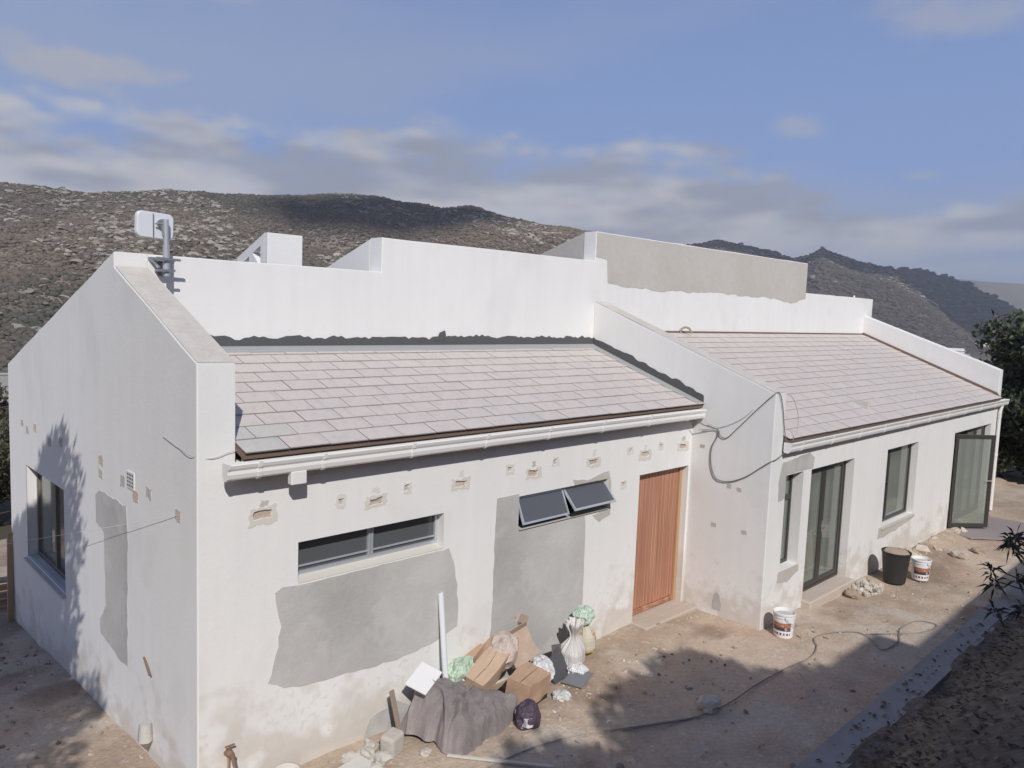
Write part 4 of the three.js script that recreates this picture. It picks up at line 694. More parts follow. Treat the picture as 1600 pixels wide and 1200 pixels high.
// shrub on the bank, its twigs reaching into the picture
{
  const s = thing('bank_shrub', 'shrub with rosettes of narrow dark leaves on the garden bank', 'shrub', [3.66, 1.2, 5.46]), R = rng(481), tw = [], P = [], C = [];
  const tips = [[-0.28, 1.84, -0.12], [-0.35, 1.62, -0.05], [-0.22, 1.5, -0.2], [0.0, 1.72, -0.15], [0.1, 1.95, 0.05], [-0.12, 1.4, 0.05], [0.1, 1.5, -0.3], [0.25, 1.75, -0.2], [0.3, 1.5, 0.1], [-0.05, 1.25, -0.22], [0.2, 1.25, -0.1], [0.38, 1.9, 0.0], [-0.2, 1.7, 0.1]];
  for (const t of tips) {
    tw.push(limb([[0.75, -0.1, 0.72], [0.7 + t[0] * 0.2, t[1] * 0.45, 0.66 + t[2] * 0.2], [mix(0.5, t[0], 0.55), t[1] * 0.9, mix(0.46, t[2], 0.55)], t], 0.016, 0.004, 5));
    for (let i = 0; i < 22; i++) {
      const d = V(R() - 0.5, (R() - 0.45) * 0.9, R() - 0.5).normalize(), L = 0.075 + R() * 0.06, w = 0.009, sd = V(R() - 0.5, R() - 0.5, R() - 0.5).cross(d).normalize();
      const o = V(...t).addScaledVector(d, 0.004).add(V(0, -R() * 0.07, 0)), tip = o.clone().addScaledVector(d, L).add(V(0, -0.02, 0)), m = o.clone().addScaledVector(d, L * 0.5).add(V(0, 0.008, 0));
      const l = m.clone().addScaledVector(sd, w), q = m.clone().addScaledVector(sd, -w);
      for (const v of [o, l, m, o, m, q, l, tip, m, m, tip, q]) P.push(v.x, v.y, v.z);
      const c = mix3([0.02, 0.025, 0.014], [0.06, 0.05, 0.03], R()); for (let k = 0; k < 12; k++) C.push(...c);
    }
  }
  part(s, 'stem', merge(tw.map((g) => { g.deleteAttribute('uv'); return g; })), std(0.09, 0.065, 0.05, 0.95));
  const g = new THREE.BufferGeometry(); g.setAttribute('position', new THREE.Float32BufferAttribute(P, 3)); g.setAttribute('color', new THREE.Float32BufferAttribute(C, 3)); g.computeVertexNormals();
  part(s, 'leaf_rosettes', g, leafMat2);
}
{
  const R = rng(491), g = new THREE.BufferGeometry(); g.setAttribute('position', new THREE.Float32BufferAttribute([0, 0, -0.5, 0.22, 0.08, 0, 0, 0, 0.5, 0, 0, -0.5, 0, 0, 0.5, -0.22, 0.08, 0], 3)); g.computeVertexNormals();
  const m = shadow(new THREE.InstancedMesh(g, new THREE.MeshStandardMaterial({ roughness: 0.9, side: THREE.DoubleSide }), 5200)), M = new THREE.Matrix4(), q = new THREE.Quaternion(), e = new THREE.Euler(), c = new THREE.Color();
  for (let i = 0; i < 5200; i++) { const x = mix(0, 16, R()), z = 3.72 + 3.4 * R() ** 1.5, s = 0.04 + 0.07 * R(); e.set((R() - 0.5) * 0.9, R() * 6.28, (R() - 0.5) * 0.9); q.setFromEuler(e); const y = z < 3.98 ? 0.258 : bankH(x, z) + (fbm2(x * 1.6, z * 1.6, 4) - 0.5) * 0.22 + 0.015; M.compose(V(x, y, z < 3.98 && R() < 0.8 ? 4.05 + R() : z), q, V(s, s, s)); if (z < 3.98) M.elements[13] = M.elements[14] < 3.97 ? 0.262 : bankH(x, M.elements[14]) + (fbm2(x * 1.6, M.elements[14] * 1.6, 4) - 0.5) * 0.22 + 0.015; m.setMatrixAt(i, M); const k = mix3([0.07, 0.05, 0.032], [0.22, 0.15, 0.09], R()); c.setRGB(...k); m.setColorAt(i, c); }
  m.name = 'leaf_litter'; m.userData.kind = 'stuff'; m.userData.label = 'fallen brown leaves lying over the shaded garden bank'; m.userData.category = 'leaf litter'; scene.add(m);
}
// neighbouring house behind the viewer, whose roof edge shades the bank
{
  const n = thing('neighbour_house', 'brown neighbouring house behind the viewer with a raised end block', 'house', [0, 0, 0]);
  const nm = std(0.2, 0.16, 0.13, 0.95);
  part(n, 'wall', bx(4.9, 30, 0, 5.9, 10.15, 17), nm); part(n, 'roof', bx(4.71, 30.3, 5.9, 6.05, 9.8, 17.3), slabDark);
  part(n, 'end_block', bx(-7, 4.7, 0, 6.5, 10.2, 17), nm); part(n, 'block_roof', bx(-7.2, 4.69, 6.5, 6.62, 9.85, 17.2), slabDark);
  for (const x of [7, 11, 16, 21]) { const w = part(n, 'window', wallZ(rectP(x, 3.2, x + 1.6, 4.6), 10.14, 0.05, [rectP(x + 0.08, 3.28, x + 1.52, 4.52)]), aluDark); part(w, 'pane', bx(x + 0.08, x + 1.52, 3.28, 4.52, 10.1, 10.11), std(0.03, 0.035, 0.04, 0.1)); }
}

// ------------------------------------------------------------------ buckets, bin, rubble
const labelTex = (() => {
  return texC(256, 128, (u, v) => {
    let c = [0.78, 0.78, 0.79];
    const k = fract(u * 2);
    if (k > 0.06 && k < 0.72 && v > 0.32 && v < 0.8) { const n = fbm2(u * 30, v * 14, 4); c = mix3([0.07, 0.06, 0.07], [0.42, 0.17, 0.09], sst(0.45, 0.62, v + (n - 0.5) * 0.35)); c = mix3(c, [0.5, 0.5, 0.52], sst(0.62, 0.7, fbm2(u * 22 + 9, v * 10, 3)) * 0.7); }
    if (v > 0.07 && v < 0.2) { const q = fract(u * 18); if (q > 0.2 && q < 0.8 && k > 0.06 && k < 0.72) c = Math.floor(u * 18) % 3 === 1 ? [0.5, 0.06, 0.05] : [0.06, 0.055, 0.06]; }
    return c;
  });
})();
function bucket(pos, turn, label) {
  const b = thing('paint_bucket', label, 'bucket', pos, turn, 'white paint buckets with printed labels');
  const pr = [[0.0, 0.004], [0.125, 0.004], [0.132, 0.012], [0.152, 0.3], [0.158, 0.302], [0.158, 0.318], [0.154, 0.32], [0.156, 0.345], [0.164, 0.346], [0.164, 0.372], [0.158, 0.376], [0.152, 0.372], [0.148, 0.34], [0.128, 0.03], [0, 0.03]].map((p) => new THREE.Vector2(...p));
  const g = new THREE.LatheGeometry(pr, 40); rectUV(g, (x, y, z) => [fract(Math.atan2(x, z) / (2 * Math.PI) + 0.5), 0.98]);
  part(b, 'tub', g, new THREE.MeshPhysicalMaterial({ color: rgb(0.78, 0.78, 0.78), roughness: 0.4 }));
  const lb = new THREE.CylinderGeometry(0.1525, 0.1345, 0.26, 40, 1, true).translate(0, 0.165, 0);
  part(b, 'label_print', lb, new THREE.MeshStandardMaterial({ map: labelTex, roughness: 0.45 }));
  part(b, 'contents', new THREE.CircleGeometry(0.146, 28).rotateX(-Math.PI / 2).translate(0, 0.325, 0), std(0.62, 0.58, 0.52, 0.9, { bumpMap: grainBump, bumpScale: 0.02 }));
  part(b, 'handle', new THREE.TubeGeometry(new THREE.CatmullRomCurve3([V(0.166, 0.33, 0), V(0.172, 0.27, 0.05), V(0.14, 0.2, 0.13), V(0.03, 0.17, 0.175), V(-0.1, 0.2, 0.16), V(-0.172, 0.28, 0.05), V(-0.166, 0.33, 0)]), 40, 0.004, 6), steel);
  return b;
}
bucket([7.93, -0.165, 1.68], 0.5, 'white paint bucket with brown printed label beside the projecting wall corner');
bucket([12.45, -0.2, 2.1], 0.9, 'white paint bucket with brown printed label beside the black bin').scale.setScalar(1.05);
{
  const b = thing('rubber_bin', 'black bin filled with sand by the window wall', 'bin', [11.9, -0.2, 1.84]); b.scale.set(0.82, 0.95, 0.82);
  const pr = [[0, 0.005], [0.215, 0.005], [0.225, 0.02], [0.29, 0.57], [0.305, 0.575], [0.308, 0.6], [0.298, 0.606], [0.286, 0.6], [0.222, 0.03], [0, 0.03]].map((p) => new THREE.Vector2(...p));
  part(b, 'tub', new THREE.LatheGeometry(pr, 40), std(0.028, 0.027, 0.027, 0.6, { bumpMap: grainBump, bumpScale: 0.004 }));
  const g = new THREE.CircleGeometry(0.283, 36, 0, Math.PI * 2), s = new THREE.SphereGeometry(0.3, 30, 12, 0, Math.PI * 2, 0, 0.5 * Math.PI); const p = s.attributes.position; for (let i = 0; i < p.count; i++) { const x = p.getX(i), z = p.getZ(i); p.setY(i, p.getY(i) * 0.35 + (fbm2(x * 9, z * 9, 3) - 0.5) * 0.06); p.setX(i, x * 0.93); p.setZ(i, z * 0.93); } s.computeVertexNormals();
  part(b, 'sand_heap', s.translate(0, 0.545, 0), std(0.43, 0.33, 0.25, 0.98, { bumpMap: grainBump, bumpScale: 0.02 }));
}
function stone(seed, s, flat = 0.7) { const g = new THREE.IcosahedronGeometry(s, 2), p = g.attributes.position; for (let i = 0; i < p.count; i++) { const x = p.getX(i) / s, y = p.getY(i) / s, z = p.getZ(i) / s, k = 1 + (n3(x * 1.6 + seed, y * 1.6, z * 1.6 - seed) - 0.5) * 0.9 + (n3(x * 5, y * 5 + seed, z * 5) - 0.5) * 0.18; p.setXYZ(i, x * k * s, y * k * s * flat, z * k * s); } g.computeVertexNormals(); return g; }
const stoneM = [std(0.46, 0.40, 0.33, 0.95, { bumpMap: grainBump, bumpScale: 0.01 }), std(0.56, 0.52, 0.46, 0.95, { bumpMap: grainBump, bumpScale: 0.01 }), std(0.36, 0.28, 0.21, 0.95, { bumpMap: grainBump, bumpScale: 0.01 })];
const pebbleG = lump(77, 0.6, 2, 1);
function pebbles(name, label, count, seed, f, s0, s1, cols) {
  const R = rng(seed), m = shadow(new THREE.InstancedMesh(pebbleG, new THREE.MeshStandardMaterial({ roughness: 0.95 }), count)), M = new THREE.Matrix4(), q = new THREE.Quaternion(), e = new THREE.Euler(), c = new THREE.Color();
  for (let i = 0; i < count; i++) { const [x, z, up] = f(R), s = s0 * Math.pow(s1 / s0, R() ** 2.2); e.set(R() * 2, R() * 6, R() * 2); q.setFromEuler(e); M.compose(V(x, yardH(x, z) + yardBump(x, z) + s * 0.25 + (up || 0), z), q, V(s * (0.7 + R()), s * (0.6 + R() * 0.6), s * (0.7 + R()))); m.setMatrixAt(i, M); const k = mix3(cols[0], cols[1], R()); c.setRGB(...k); m.setColorAt(i, c); }
  m.name = name; m.userData.kind = 'stuff'; m.userData.label = label; m.userData.category = 'rubble'; scene.add(m);
}
pebbles('loose_gravel', 'small stones and crumbs scattered over the sandy yard', 750, 501, (R) => [mix(0.2, 18, R()), mix(0.1, 3.4, R())], 0.006, 0.03, [[0.26, 0.2, 0.15], [0.52, 0.46, 0.39]]);
pebbles('side_gravel', 'small stones on the sandy strip along the gable', 500, 502, (R) => [mix(-3, -0.05, R() ** 0.6), mix(-7, 0.2, R())], 0.006, 0.03, [[0.28, 0.2, 0.15], [0.5, 0.43, 0.36]]);
pebbles('plaster_crumbs', 'white plaster crumbs on the ground beside the refuse', 75, 503, (R) => [mix(3.6, 6.4, R()), mix(0.5, 1.7, R())], 0.006, 0.022, [[0.6, 0.57, 0.52], [0.74, 0.72, 0.68]]);
pebbles('rubble_heap', 'heap of broken plaster against the wall before the black bin', 160, 504, (R) => { const a = R() * 6.28, r = Math.sqrt(R()); return [11.05 + Math.cos(a) * r * 0.42, 1.68 + Math.sin(a) * r * 0.22, 0.1 * (1 - r)]; }, 0.02, 0.075, [[0.42, 0.36, 0.29], [0.6, 0.55, 0.48]]);
pebbles('wall_foot_rubble', 'broken plaster and sand lumps at the wall foot near the far doorway', 190, 505, (R) => [mix(13.2, 16.9, R()), 1.42 + 0.42 * R() * R(), 0.02], 0.02, 0.1, [[0.4, 0.32, 0.24], [0.56, 0.49, 0.41]]);
[[14.6, 2.15, 0.14, 0, 'sandy stone lump on the path beyond the paint bucket'], [15.3, 2.3, 0.12, 2, 'brown broken block lying before the far doorway'], [10.45, 1.66, 0.11, 2, 'brown stone at the end of the glass door step'], [5.2, 2.1, 0.13, 1, 'pale rounded stone lying on the shaded earth']].forEach(([x, z, s, m, l], i) => { const o = top('stone', stone(i * 3.1, s), stoneM[m], l, 'stone'); o.position.set(x, yardH(x, z) + s * 0.35, z); });
{ // mat at the far doorway
  const g = extr(rag([[16.2, 1.5], [18.6, 1.5], [18.7, 2.5], [17.6, 2.75], [16.7, 2.5], [16.1, 1.95]].map(([x, z]) => [x, -z]), 0.25, 0.03, 511), 0.03); g.rotateX(-Math.PI / 2); g.translate(0, yardH(17, 2) + 0.05, 0);
  top('ground_sheet', g, std(0.3, 0.255, 0.25, 0.95, { bumpMap: grainBump, bumpScale: 0.01 }), 'greyish purple sheet on the ground before the far doorway', 'sheet');
  const k = top('garden_kerb', rbx(19.9, 26, -0.3, 0.0, 2.35, 2.5, 0.02), coping, 'pale garden kerb on the sand past the far doorway', 'kerb');
}
// hose snaking over the ground
{
  const gy = (x, z) => yardH(x, z) + yardBump(x, z) + 0.018, P = [[4.0, 1.75], [4.9, 2.12], [5.5, 2.2], [6.2, 2.2], [6.9, 2.25], [7.5, 2.3], [7.9, 2.2], [8.15, 2.05], [8.5, 2.1], [8.85, 2.4], [8.7, 2.68], [8.5, 2.86], [9.0, 2.92], [9.6, 2.75], [10.2, 2.85], [10.25, 3.05], [9.7, 3.0], [9.2, 2.7], [8.9, 2.5]];
  top('garden_hose', tube(P.map(([x, z]) => [x, gy(x, z), z]), 0.008, 7, 200), std(0.27, 0.235, 0.195, 0.7), 'thin brown hose looping over the sandy yard', 'hose');
  top('garden_hose', tube([[1.2, 1.4], [2.6, 1.3], [3.4, 1.45], [4.2, 1.8], [4.95, 2.15]].map(([x, z]) => [x, gy(x, z), z]), 0.008, 6, 80), std(0.32, 0.31, 0.28, 0.6), 'grey hose end lying straight past the refuse heap', 'hose');
}
// ------------------------------------------------------------------ refuse heap against the wall
function crumple(seed, s, amp = 0.35, freq = 2.4, det = 5, base = -0.75) {
  const g = new THREE.IcosahedronGeometry(1, det * 4), p = g.attributes.position;
  for (let i = 0; i < p.count; i++) { let x = p.getX(i), y = p.getY(i), z = p.getZ(i); const r = Math.abs(n3(x * freq + seed, y * freq, z * freq - seed) - 0.5) * 2, q = Math.abs(n3(x * freq * 2.7 - seed, y * freq * 2.7 + seed, z * freq * 2.7) - 0.5) * 2; const k = 1 + amp * 0.75 * (0.45 - r) + amp * 0.22 * (0.5 - q); x *= k; y *= k; z *= k; if (y < base) y = base + (y - base) * 0.12; p.setXYZ(i, x * s[0], (y - base) * s[1], z * s[2]); }
  const out = g; out.computeVertexNormals(); return out;
}
function sackGeo(r, h, seed, pinch, upto = 1) {   // one skin: round base, folds running up to a gathered neck
  const nu = 72, nv = 48, pos = [], uv = [], idx = [];
  for (let j = 0; j <= nv; j++) for (let i = 0; i <= nu; i++) {
    const t = j / nv * upto, a = i / nu * 2 * Math.PI, c = Math.cos(a), q = Math.sin(a);
    const prof = Math.pow(Math.min(1, t / 0.12), 0.5) * (1 - 0.72 * Math.pow(sst(0.35, pinch, t), 1.2) + 0.35 * sst(pinch, 1, t)) * (1 - 0.15 * sst(0.2, 0.05, t));
    const fold = 1 + (n3(c * 2.6 + seed, q * 2.6, t * 1.4) - 0.5) * (0.25 + 0.9 * sst(0.3, pinch, t)) + (n3(c * 1.2, q * 1.2 + seed, t * 3) - 0.5) * 0.3;
    pos.push(c * r * prof * fold + 0.05 * Math.sin(t * 2.5 + seed), h * (t + 0.03 * (n2(a * 3 + seed, t * 5) - 0.5) * sst(0.6, 1, t)), q * r * 0.82 * prof * fold); uv.push(i / nu, t);
  }
  for (let j = 0; j < nv; j++) for (let i = 0; i < nu; i++) { const p = j * (nu + 1) + i, b = p + 1, c = p + nu + 1, d = c + 1; idx.push(p, c, b, b, c, d); }
  const g = new THREE.BufferGeometry(); g.setAttribute('position', new THREE.Float32BufferAttribute(pos, 3)); g.setAttribute('uv', new THREE.Float32BufferAttribute(uv, 2)); g.setIndex(idx); g.computeVertexNormals(); return g;
}
const G = yardH(3, 0.4);
const put = (name, geo, mat, pos, rot, label, category, group) => { const o = top(name, geo, mat, label, category, group); o.position.set(...pos); o.rotation.set(...rot); return o; };
// blanket draped over the heap
{
  const nu = 110, nv = 80, pos = [], idx = [], uv = [];
  for (let j = 0; j <= nv; j++) for (let i = 0; i <= nu; i++) {
    const u = i / nu * 2 - 1, v = j / nv * 2 - 1, x = u * 0.56, z = v * 0.42;
    const e = Math.max(Math.abs(u), Math.abs(v)), mound = 0.5 * Math.pow(Math.max(0, 1 - Math.pow(Math.abs(u * 0.98), 3.2)), 0.6) * Math.pow(Math.max(0, 1 - Math.pow(Math.abs(v * 0.98), 3.6)), 0.6) * (1 - 0.3 * u) * (0.85 - 0.25 * v);
    const a = Math.atan2(v, u), wx = x + 0.25 * (fbm2(x * 3 + 5, z * 3, 3) - 0.5), wz = z + 0.25 * (fbm2(x * 3, z * 3 + 9, 3) - 0.5);
    const rid = (p, q) => 1 - Math.min(1, Math.abs(fbm2(p, q, 2) - 0.5) * 7), fold = 0.06 * rid(wx * 3.2 + wz * 1.5 + 2, wz * 1.2) + 0.045 * rid(wx * 1.3 - 4, wz * 4.2 + wx) + (fbm2(x * 4 + 2, z * 4, 4) - 0.5) * 0.16;
    const out = 1 + 0.22 * (fbm2(a * 2.2 + 7, 1.3, 3) - 0.5) * sst(0.5, 1, e);
    pos.push(x * out + fold * Math.cos(a) * 0.6, Math.max(0.012, mound + fold * sst(1, 0.8, e)) - 0.06 * sst(0.9, 1, e), z * out + fold * Math.sin(a) * 0.6); uv.push(u * 2, v * 2);
  }
  for (let j = 0; j < nv; j++) for (let i = 0; i < nu; i++) { const p = j * (nu + 1) + i, b = p + 1, c = p + nu + 1, d = c + 1; idx.push(p, c, b, b, c, d); }
  const g = new THREE.BufferGeometry(); g.setAttribute('position', new THREE.Float32BufferAttribute(pos, 3)); g.setAttribute('uv', new THREE.Float32BufferAttribute(uv, 2)); g.setIndex(idx); g.computeVertexNormals();
  const bm = new THREE.MeshPhysicalMaterial({ map: withRepeat(texC(512, 512, (u, v) => { const n = pfbm(u, v, 5, 5, 2), f = pfbm(u, v, 60, 3, 5); return mix3([0.33, 0.285, 0.275], [0.46, 0.41, 0.4], sst(0.25, 0.75, n * 0.55 + f * 0.45)); }, true), 1, 1), roughness: 1, sheen: 0.3, sheenRoughness: 0.8, side: THREE.DoubleSide, bumpMap: withRepeat(clothBump, 4, 4), bumpScale: 0.01 });
  put('blanket', g, bm, [2.76, G, 0.48], [0, 0.2, 0], 'grey brown woollen blanket thrown over the refuse by the wall', 'blanket');
}
const card = (s, t) => new THREE.MeshStandardMaterial({ map: texC(256, 256, (u, v) => { const n = pfbm(u, v, 4, 4, s), f = pfbm(u, v, 30, 3, s + 3); return mix3(t, t.map((q) => q * 1.25), n).map((q) => q * (0.92 + 0.16 * f)); }, true), roughness: 0.9, side: THREE.DoubleSide });
function carton(label, pos, rot, [w, h, d], flaps, mat) {
  const c = thing('cardboard_box', label, 'box', pos); c.rotation.set(...rot);
  const t = 0.006, hw = w / 2, hd = d / 2, sd = w * 31 + h * 17;
  const bx = (x0, x1, y0, y1, z0, z1) => new THREE.BoxGeometry(x1 - x0, y1 - y0, z1 - z0, Math.ceil((x1 - x0) / 0.05), Math.ceil((y1 - y0) / 0.05), Math.ceil((z1 - z0) / 0.05)).translate((x0 + x1) / 2, (y0 + y1) / 2, (z0 + z1) / 2);
  const dent = (g) => { const p = g.attributes.position; for (let i = 0; i < p.count; i++) { const x = p.getX(i), y = p.getY(i), z = p.getZ(i); p.setXYZ(i, x + (n3(x * 6 + sd, y * 6, z * 6) - 0.5) * 0.05, y + (n3(x * 5, y * 5 + sd, z * 5) - 0.5) * 0.055, z + (n3(x * 6, y * 6, z * 6 + sd) - 0.5) * 0.05); } g.computeVertexNormals(); return g; };
  part(c, 'side', dent(merge([bx(-hw, hw, 0, h, hd - t, hd), bx(-hw, hw, 0, h, -hd, -hd + t), bx(-hw, -hw + t, 0, h, -hd + t, hd - t), bx(hw - t, hw, 0, h, -hd + t, hd - t), bx(-hw + t, hw - t, 0, t, -hd + t, hd - t)])), mat);
  const fl = Math.min(w, d) * 0.48;
  flaps.forEach((a, i) => { if (a === null) return; const long = i < 2; const g = bx(0, long ? w - 0.004 : d - 0.01, 0, fl, 0, t * 0.8); g.translate(-(long ? w - 0.004 : d - 0.01) / 2, 0, -t); g.rotateX(a); g.rotateY([0, Math.PI, Math.PI / 2, -Math.PI / 2][i]); const off = [[0, hd], [0, -hd], [hw, 0], [-hw, 0]][i]; g.translate(off[0], h, off[1]); part(c, 'flap', dent(g), mat); });
  return c;
}
const cardA = card(2, [0.47, 0.34, 0.24]), cardB = card(5, [0.42, 0.28, 0.19]), cardC = card(9, [0.42, 0.32, 0.25]);
carton('long closed carton lying tilted on top of the blanket', [3.22, G + 0.36, 0.34], [0.25, 0.35, 0.2], [0.62, 0.2, 0.26], [-1.5, -1.55, null, null], cardA);
carton('brown carton in front of the blanket with its top folded flat', [3.62, G + 0.12, 0.62], [0.15, 0.22, 0.0], [0.46, 0.26, 0.32], [-1.52, -1.56, null, null], cardB);
carton('open carton leaning behind the heap against the patched wall', [3.98, G + 0.3, 0.2], [-0.25, -0.3, 0.35], [0.36, 0.38, 0.24], [0.7, -0.3, 0.9, null], cardC);
carton('flattened carton piece at the wall behind the blanket', [3.3, G + 0.5, 0.1], [-0.3, 0.2, 0.4], [0.4, 0.03, 0.2], [0.3, null, null, null], cardA);
put('black_crate', rbx(-0.24, 0.24, 0, 0.2, -0.16, 0.16, 0.02), std(0.03, 0.032, 0.03, 0.6), [3.66, G - 0.02, 0.58], [0, 0.22, 0], 'black plastic crate under the folded brown carton', 'crate');
const plast = (r, g, b, rough = 0.45) => new THREE.MeshPhysicalMaterial({ color: rgb(r, g, b), roughness: rough, side: THREE.DoubleSide, bumpMap: clothBump, bumpScale: 0.012 });
const printed = (base, ink, s) => new THREE.MeshPhysicalMaterial({ map: texC(256, 256, (u, v) => { const n = pfbm(u, v, 5, 4, s); let c = base.map((q) => q * (0.9 + 0.2 * n)); const w = Math.abs(fract(u * 3 + 0.1 * Math.sin(v * 9)) - 0.5); if (v > 0.35 && v < 0.6 && w < 0.2 && pn(u, v, 16, s + 4) > 0.4) c = ink; return c; }, true), roughness: 0.55, side: THREE.DoubleSide, bumpMap: clothBump, bumpScale: 0.01 });
put('paper_sack', crumple(1.1, [0.23, 0.2, 0.18], 0.3, 1.8), printed([0.55, 0.45, 0.39], [0.33, 0.2, 0.1], 3), [3.62, G + 0.42, 0.2], [0.2, 0.4, 0.5], 'pinkish paper cement sack on the back of the heap', 'sack');
put('plastic_bag', crumple(2.2, [0.22, 0.15, 0.15], 0.6, 1.7), plast(0.5, 0.62, 0.47), [2.98, G + 0.3, 0.18], [0, 0.3, 0], 'pale green plastic bag between the white pipe and cartons', 'bag');
put('plastic_bag', crumple(3.4, [0.17, 0.14, 0.13], 0.6, 1.9), plast(0.66, 0.66, 0.66), [4.02, G + 0.13, 0.48], [0, 1, 0], 'white plastic bag behind the folded brown carton', 'bag');
put('plastic_bag', crumple(4.1, [0.12, 0.09, 0.1], 0.6, 1.9), plast(0.7, 0.7, 0.7), [4.62, G + 0.0, 0.55], [0, 2, 0], 'small white plastic bag at the foot of the white sack', 'bag');
put('plastic_bag', crumple(5.5, [0.15, 0.16, 0.13], 0.45, 1.6), printed([0.075, 0.05, 0.075], [0.55, 0.5, 0.55], 6), [3.28, G + 0.0, 0.98], [0, 0.6, 0], 'dark purple printed bag on the ground before the carton', 'bag');
put('plastic_bag', crumple(8.3, [0.1, 0.06, 0.1], 0.5, 2.6), plast(0.6, 0.6, 0.58), [4.02, G + 0.0, 0.82], [0, 0.6, 0], 'little white wrapper on the ground beside the carton', 'bag');
{
  const s = thing('white_sack', 'upright white sack tied at the neck near the wooden door', 'sack', [4.78, G, 0.34], 0.4);
  part(s, 'sack_body', sackGeo(0.21, 0.62, 3.3, 0.72), plast(0.62, 0.59, 0.56, 0.6));
  const y = thing('yellow_sack', 'printed sack with yellow base and green top by the wall', 'sack', [5.16, G, 0.2], 0.3);
  y.rotation.z = 0.06;
  part(y, 'sack_body', sackGeo(0.17, 0.62, 8.1, 0.9), printed([0.6, 0.56, 0.46], [0.6, 0.28, 0.12], 8));
  part(y, 'sack_base', sackGeo(0.176, 0.62, 8.1, 0.9, 0.16), printed([0.62, 0.5, 0.12], [0.1, 0.12, 0.1], 9));
  part(y, 'sack_top', crumple(10.7, [0.15, 0.11, 0.13], 0.5, 1.7).translate(-0.04, 0.5, 0), plast(0.5, 0.62, 0.5));
  const d = thing('grey_panels', 'dark grey broken board pieces leaning before the white sack', 'boards', [4.42, G, 0.5], 0.3);
  const dm = std(0.085, 0.085, 0.088, 0.7);
  part(d, 'board', bx(-0.2, 0.2, 0, 0.34, 0, 0.012).rotateX(-0.5).rotateZ(0.2), dm); part(d, 'board', bx(-0.18, 0.2, 0, 0.012, 0.05, 0.32).rotateZ(0.08).translate(0, 0.06, 0), std(0.2, 0.205, 0.21, 0.6)); part(d, 'board', bx(-0.1, 0.18, 0, 0.42, -0.1, -0.088).rotateX(-0.25).rotateZ(-0.3), std(0.16, 0.14, 0.125, 0.8));
}
put('plastic_pipe', new THREE.CylinderGeometry(0.034, 0.034, 1.1, 18, 1, true).translate(0, 0.55, 0), new THREE.MeshPhysicalMaterial({ color: rgb(0.74, 0.75, 0.78), roughness: 0.35, side: THREE.DoubleSide }), [2.74, G + 0.3, 0.2], [-0.16, 0, -0.02], 'white plastic pipe standing upright behind the blanket against the wall', 'pipe');
put('white_board', rbx(-0.19, 0.19, 0, 0.02, -0.13, 0.13, 0.004), std(0.78, 0.77, 0.77, 0.6), [2.33, G + 0.6, 0.3], [0.32, 0.45, 0.1], 'white board offcut lying on the blanket beside the pipe', 'board');
put('wooden_plank', rbx(-0.3, 0.3, 0, 0.025, -0.05, 0.05, 0.004), std(0.45, 0.29, 0.18, 0.8), [3.12, G + 0.5, 0.1], [0.1, 0.1, 0.25], 'short orange brown plank above the green bag', 'plank');
put('wooden_plank', rbx(-0.55, 0.55, 0, 0.02, -0.02, 0.02, 0.004), std(0.6, 0.56, 0.5, 0.8), [2.55, G + 0.03, 1.3], [0, -0.9, 0], 'thin pale batten on the earth in front of the blanket', 'plank');
put('wooden_plank', rbx(-0.03, 0.03, 0, 0.6, -0.012, 0.012, 0.004), std(0.3, 0.24, 0.19, 0.85), [2.02, G - 0.02, 0.36], [-0.25, 0.2, 0.1], 'grey stake leaning at the wall end of the blanket', 'plank');
put('plaster_block', new RoundedBoxGeometry(0.22, 0.24, 0.18, 3, 0.04).translate(0, 0.12, 0), stoneM[1], [1.86, G - 0.02, 0.4], [0.05, 0.3, 0.06], 'pale plaster block standing beside the blanket', 'block');
put('white_slab', rbx(-0.3, 0.3, 0, 0.05, -0.19, 0.19, 0.01), std(0.66, 0.63, 0.58, 0.9, { bumpMap: grainBump, bumpScale: 0.006 }), [1.25, G + 0.03, 0.58], [0.06, 0.2, -0.04], 'flat white plaster slab lying on the ground by the wall', 'slab');
[[1.45, 0.25, 0.09], [1.6, 0.32, 0.1], [1.68, 0.5, 0.11], [1.72, 0.2, 0.08], [2.1, 0.66, 0.06], [1.5, 0.55, 0.07]].forEach(([x, z, s], i) => { const o = top('plaster_lump', stone(20 + i * 2.7, s), stoneM[1], 'pale lump of broken plaster between the white slab and the block', 'plaster lump', 'plaster lumps by the white slab'); o.position.set(x, G + s * 0.35, z); });
{
  const b = thing('white_pot', 'small white pot with a rim at the wall foot by the tap', 'pot', [0.76, G - 0.12, 0.22]);
  part(b, 'pot_body', new THREE.LatheGeometry([[0, 0.01], [0.1, 0.01], [0.12, 0.25], [0.135, 0.25], [0.135, 0.28], [0.11, 0.285], [0.1, 0.26], [0, 0.255]].map((p) => new THREE.Vector2(...p)), 32), std(0.66, 0.62, 0.56, 0.7));
}
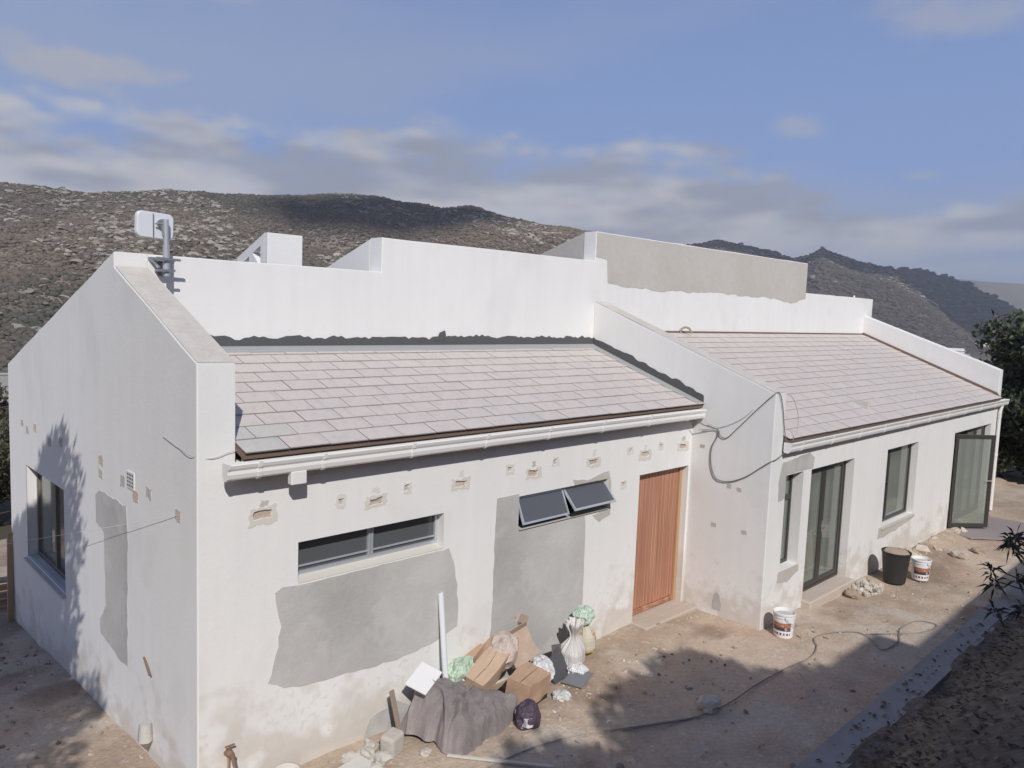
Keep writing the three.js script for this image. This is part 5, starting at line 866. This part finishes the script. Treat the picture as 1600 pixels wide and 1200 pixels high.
// tap on its standpipe near the corner
{
  const t = thing('garden_tap', 'rusty brass tap on a thin standpipe near the house corner', 'tap', [0.26, G, 0.06]), br = std(0.3, 0.19, 0.12, 0.65, { metalness: 0.3, bumpMap: grainBump, bumpScale: 0.004 });
  part(t, 'standpipe', rod([0, -0.15, 0], [0, 0.46, 0], 0.011, 10), std(0.4, 0.27, 0.19, 0.8));
  part(t, 'tap_body', merge([rod([0, 0.44, -0.05], [0, 0.47, 0.09], 0.024, 10), rod([0, 0.47, 0.08], [0.01, 0.37, 0.11], 0.018, 10, 0.014), new THREE.SphereGeometry(0.035, 12, 8).translate(0, 0.47, 0.03)]), br);
  part(t, 'tap_handle', merge([rod([0, 0.49, 0.03], [0, 0.54, 0.03], 0.009), bar([-0.045, 0.545, 0.03], [0.045, 0.545, 0.03], 0.014, 0.012)]), br);
}
// ------------------------------------------------------------------ beyond the gable
{
  const R = rng(601);
  for (let i = 0; i < 7; i++) { const g = rbx(-0.06, 0.06, 0, 2.4, -0.018, 0.018, 0.004); const o = top('timber_plank', g, [timber, std(0.33, 0.27, 0.21, 0.9), std(0.4, 0.33, 0.26, 0.9)][i % 3], 'weathered plank leaning in the stack behind the gable', 'plank', 'planks stacked behind the gable'); o.position.set(-0.6 + i * 0.13, -0.75, -8.6 - 0.15 * R()); o.rotation.set(-0.15 + 0.1 * R(), 0, 0.75 + 0.2 * R()); }
  for (let i = 0; i < 4; i++) { const o = top('timber_plank', rbx(-0.9, 0.9, 0, 0.05, -0.09, 0.09, 0.005), std(0.42, 0.29, 0.18, 0.9), 'brown plank lying flat in the stack behind the gable', 'plank', 'planks lying flat behind the gable'); o.position.set(-0.5 + R() * 0.2, -0.66 + i * 0.14, -7.9 + R() * 0.1); o.rotation.set(0, (R() - 0.5) * 0.4, (R() - 0.5) * 0.1); }
  const b = top('timber_batten', rbx(-0.04, 0.04, 0, 1.5, -0.03, 0.03, 0.004), std(0.38, 0.27, 0.18, 0.9), 'brown batten standing against the rear corner of the gable', 'batten'); b.position.set(-0.06, -0.75, -7.0); b.rotation.set(-0.02, 0, -0.02);
  const w = thing('boundary_wall', 'grey boundary wall on the slope behind the gable', 'wall', [10, -3.3, -52]);
  part(w, 'wall_body', bx(-14, 6, -1, 2.35, -0.1, 0.1), std(0.34, 0.34, 0.33, 0.95)); part(w, 'wall_cap', bx(-14, 6, 2.35, 2.45, -0.16, 0.16), std(0.45, 0.44, 0.42, 0.95));
  // far white houses in the valley
  const hm = std(0.7, 0.7, 0.69, 0.9), hr2 = std(0.4, 0.4, 0.4, 0.9), hg = std(0.06, 0.07, 0.08, 0.3);
  [[74.0, 560, 14, 4.5, 'white far house with low roof at the foot of the second hill'], [74.5, 545, 10, 3.6, 'smaller white house just below the first in the valley'], [75.6, 700, 12, 4, 'pale house far along the valley road'], [77.2, 1050, 16, 6, 'cream house high on the far valley slope'], [76.6, 1040, 14, 5, 'white house beside the cream one on the far slope'], [77.9, 1000, 12, 6, 'tall pale house at the right end of the far slope']].forEach(([a, r, wd, h, l], i) => {
    const [dx, dz] = dirA(a), f = [560, 545, 700].includes(r) ? midAt(a, Math.max(0.02, (r - 330) / 520)) : darkAt(a, (r - 800) / 700), g = thing('valley_house', l, 'house', [f[0], f[1] - 0.5, f[2]], -a * D2R + 0.3, 'white houses far off in the valley');
    part(g, 'wall', bx(-wd / 2, wd / 2, 0, h, -4, 4), hm); part(g, 'roof', merge([bx(-wd / 2 - 0.4, wd / 2 + 0.4, h, h + 0.35, -4.4, 4.4), bx(-wd / 4, wd / 2, h + 0.35, h + 1.6, -3, 3)]), i % 2 ? hr2 : hm);
    for (let k = 0; k < 3; k++) part(g, 'window', bx(-wd / 2 + 1.2 + k * wd / 3.2, -wd / 2 + 3 + k * wd / 3.2, 1, h - 1, 4, 4.06), hg);
  });
}
for (const o of scene.children) o.updateMatrixWorld(true);
renderer.render(scene, camera);
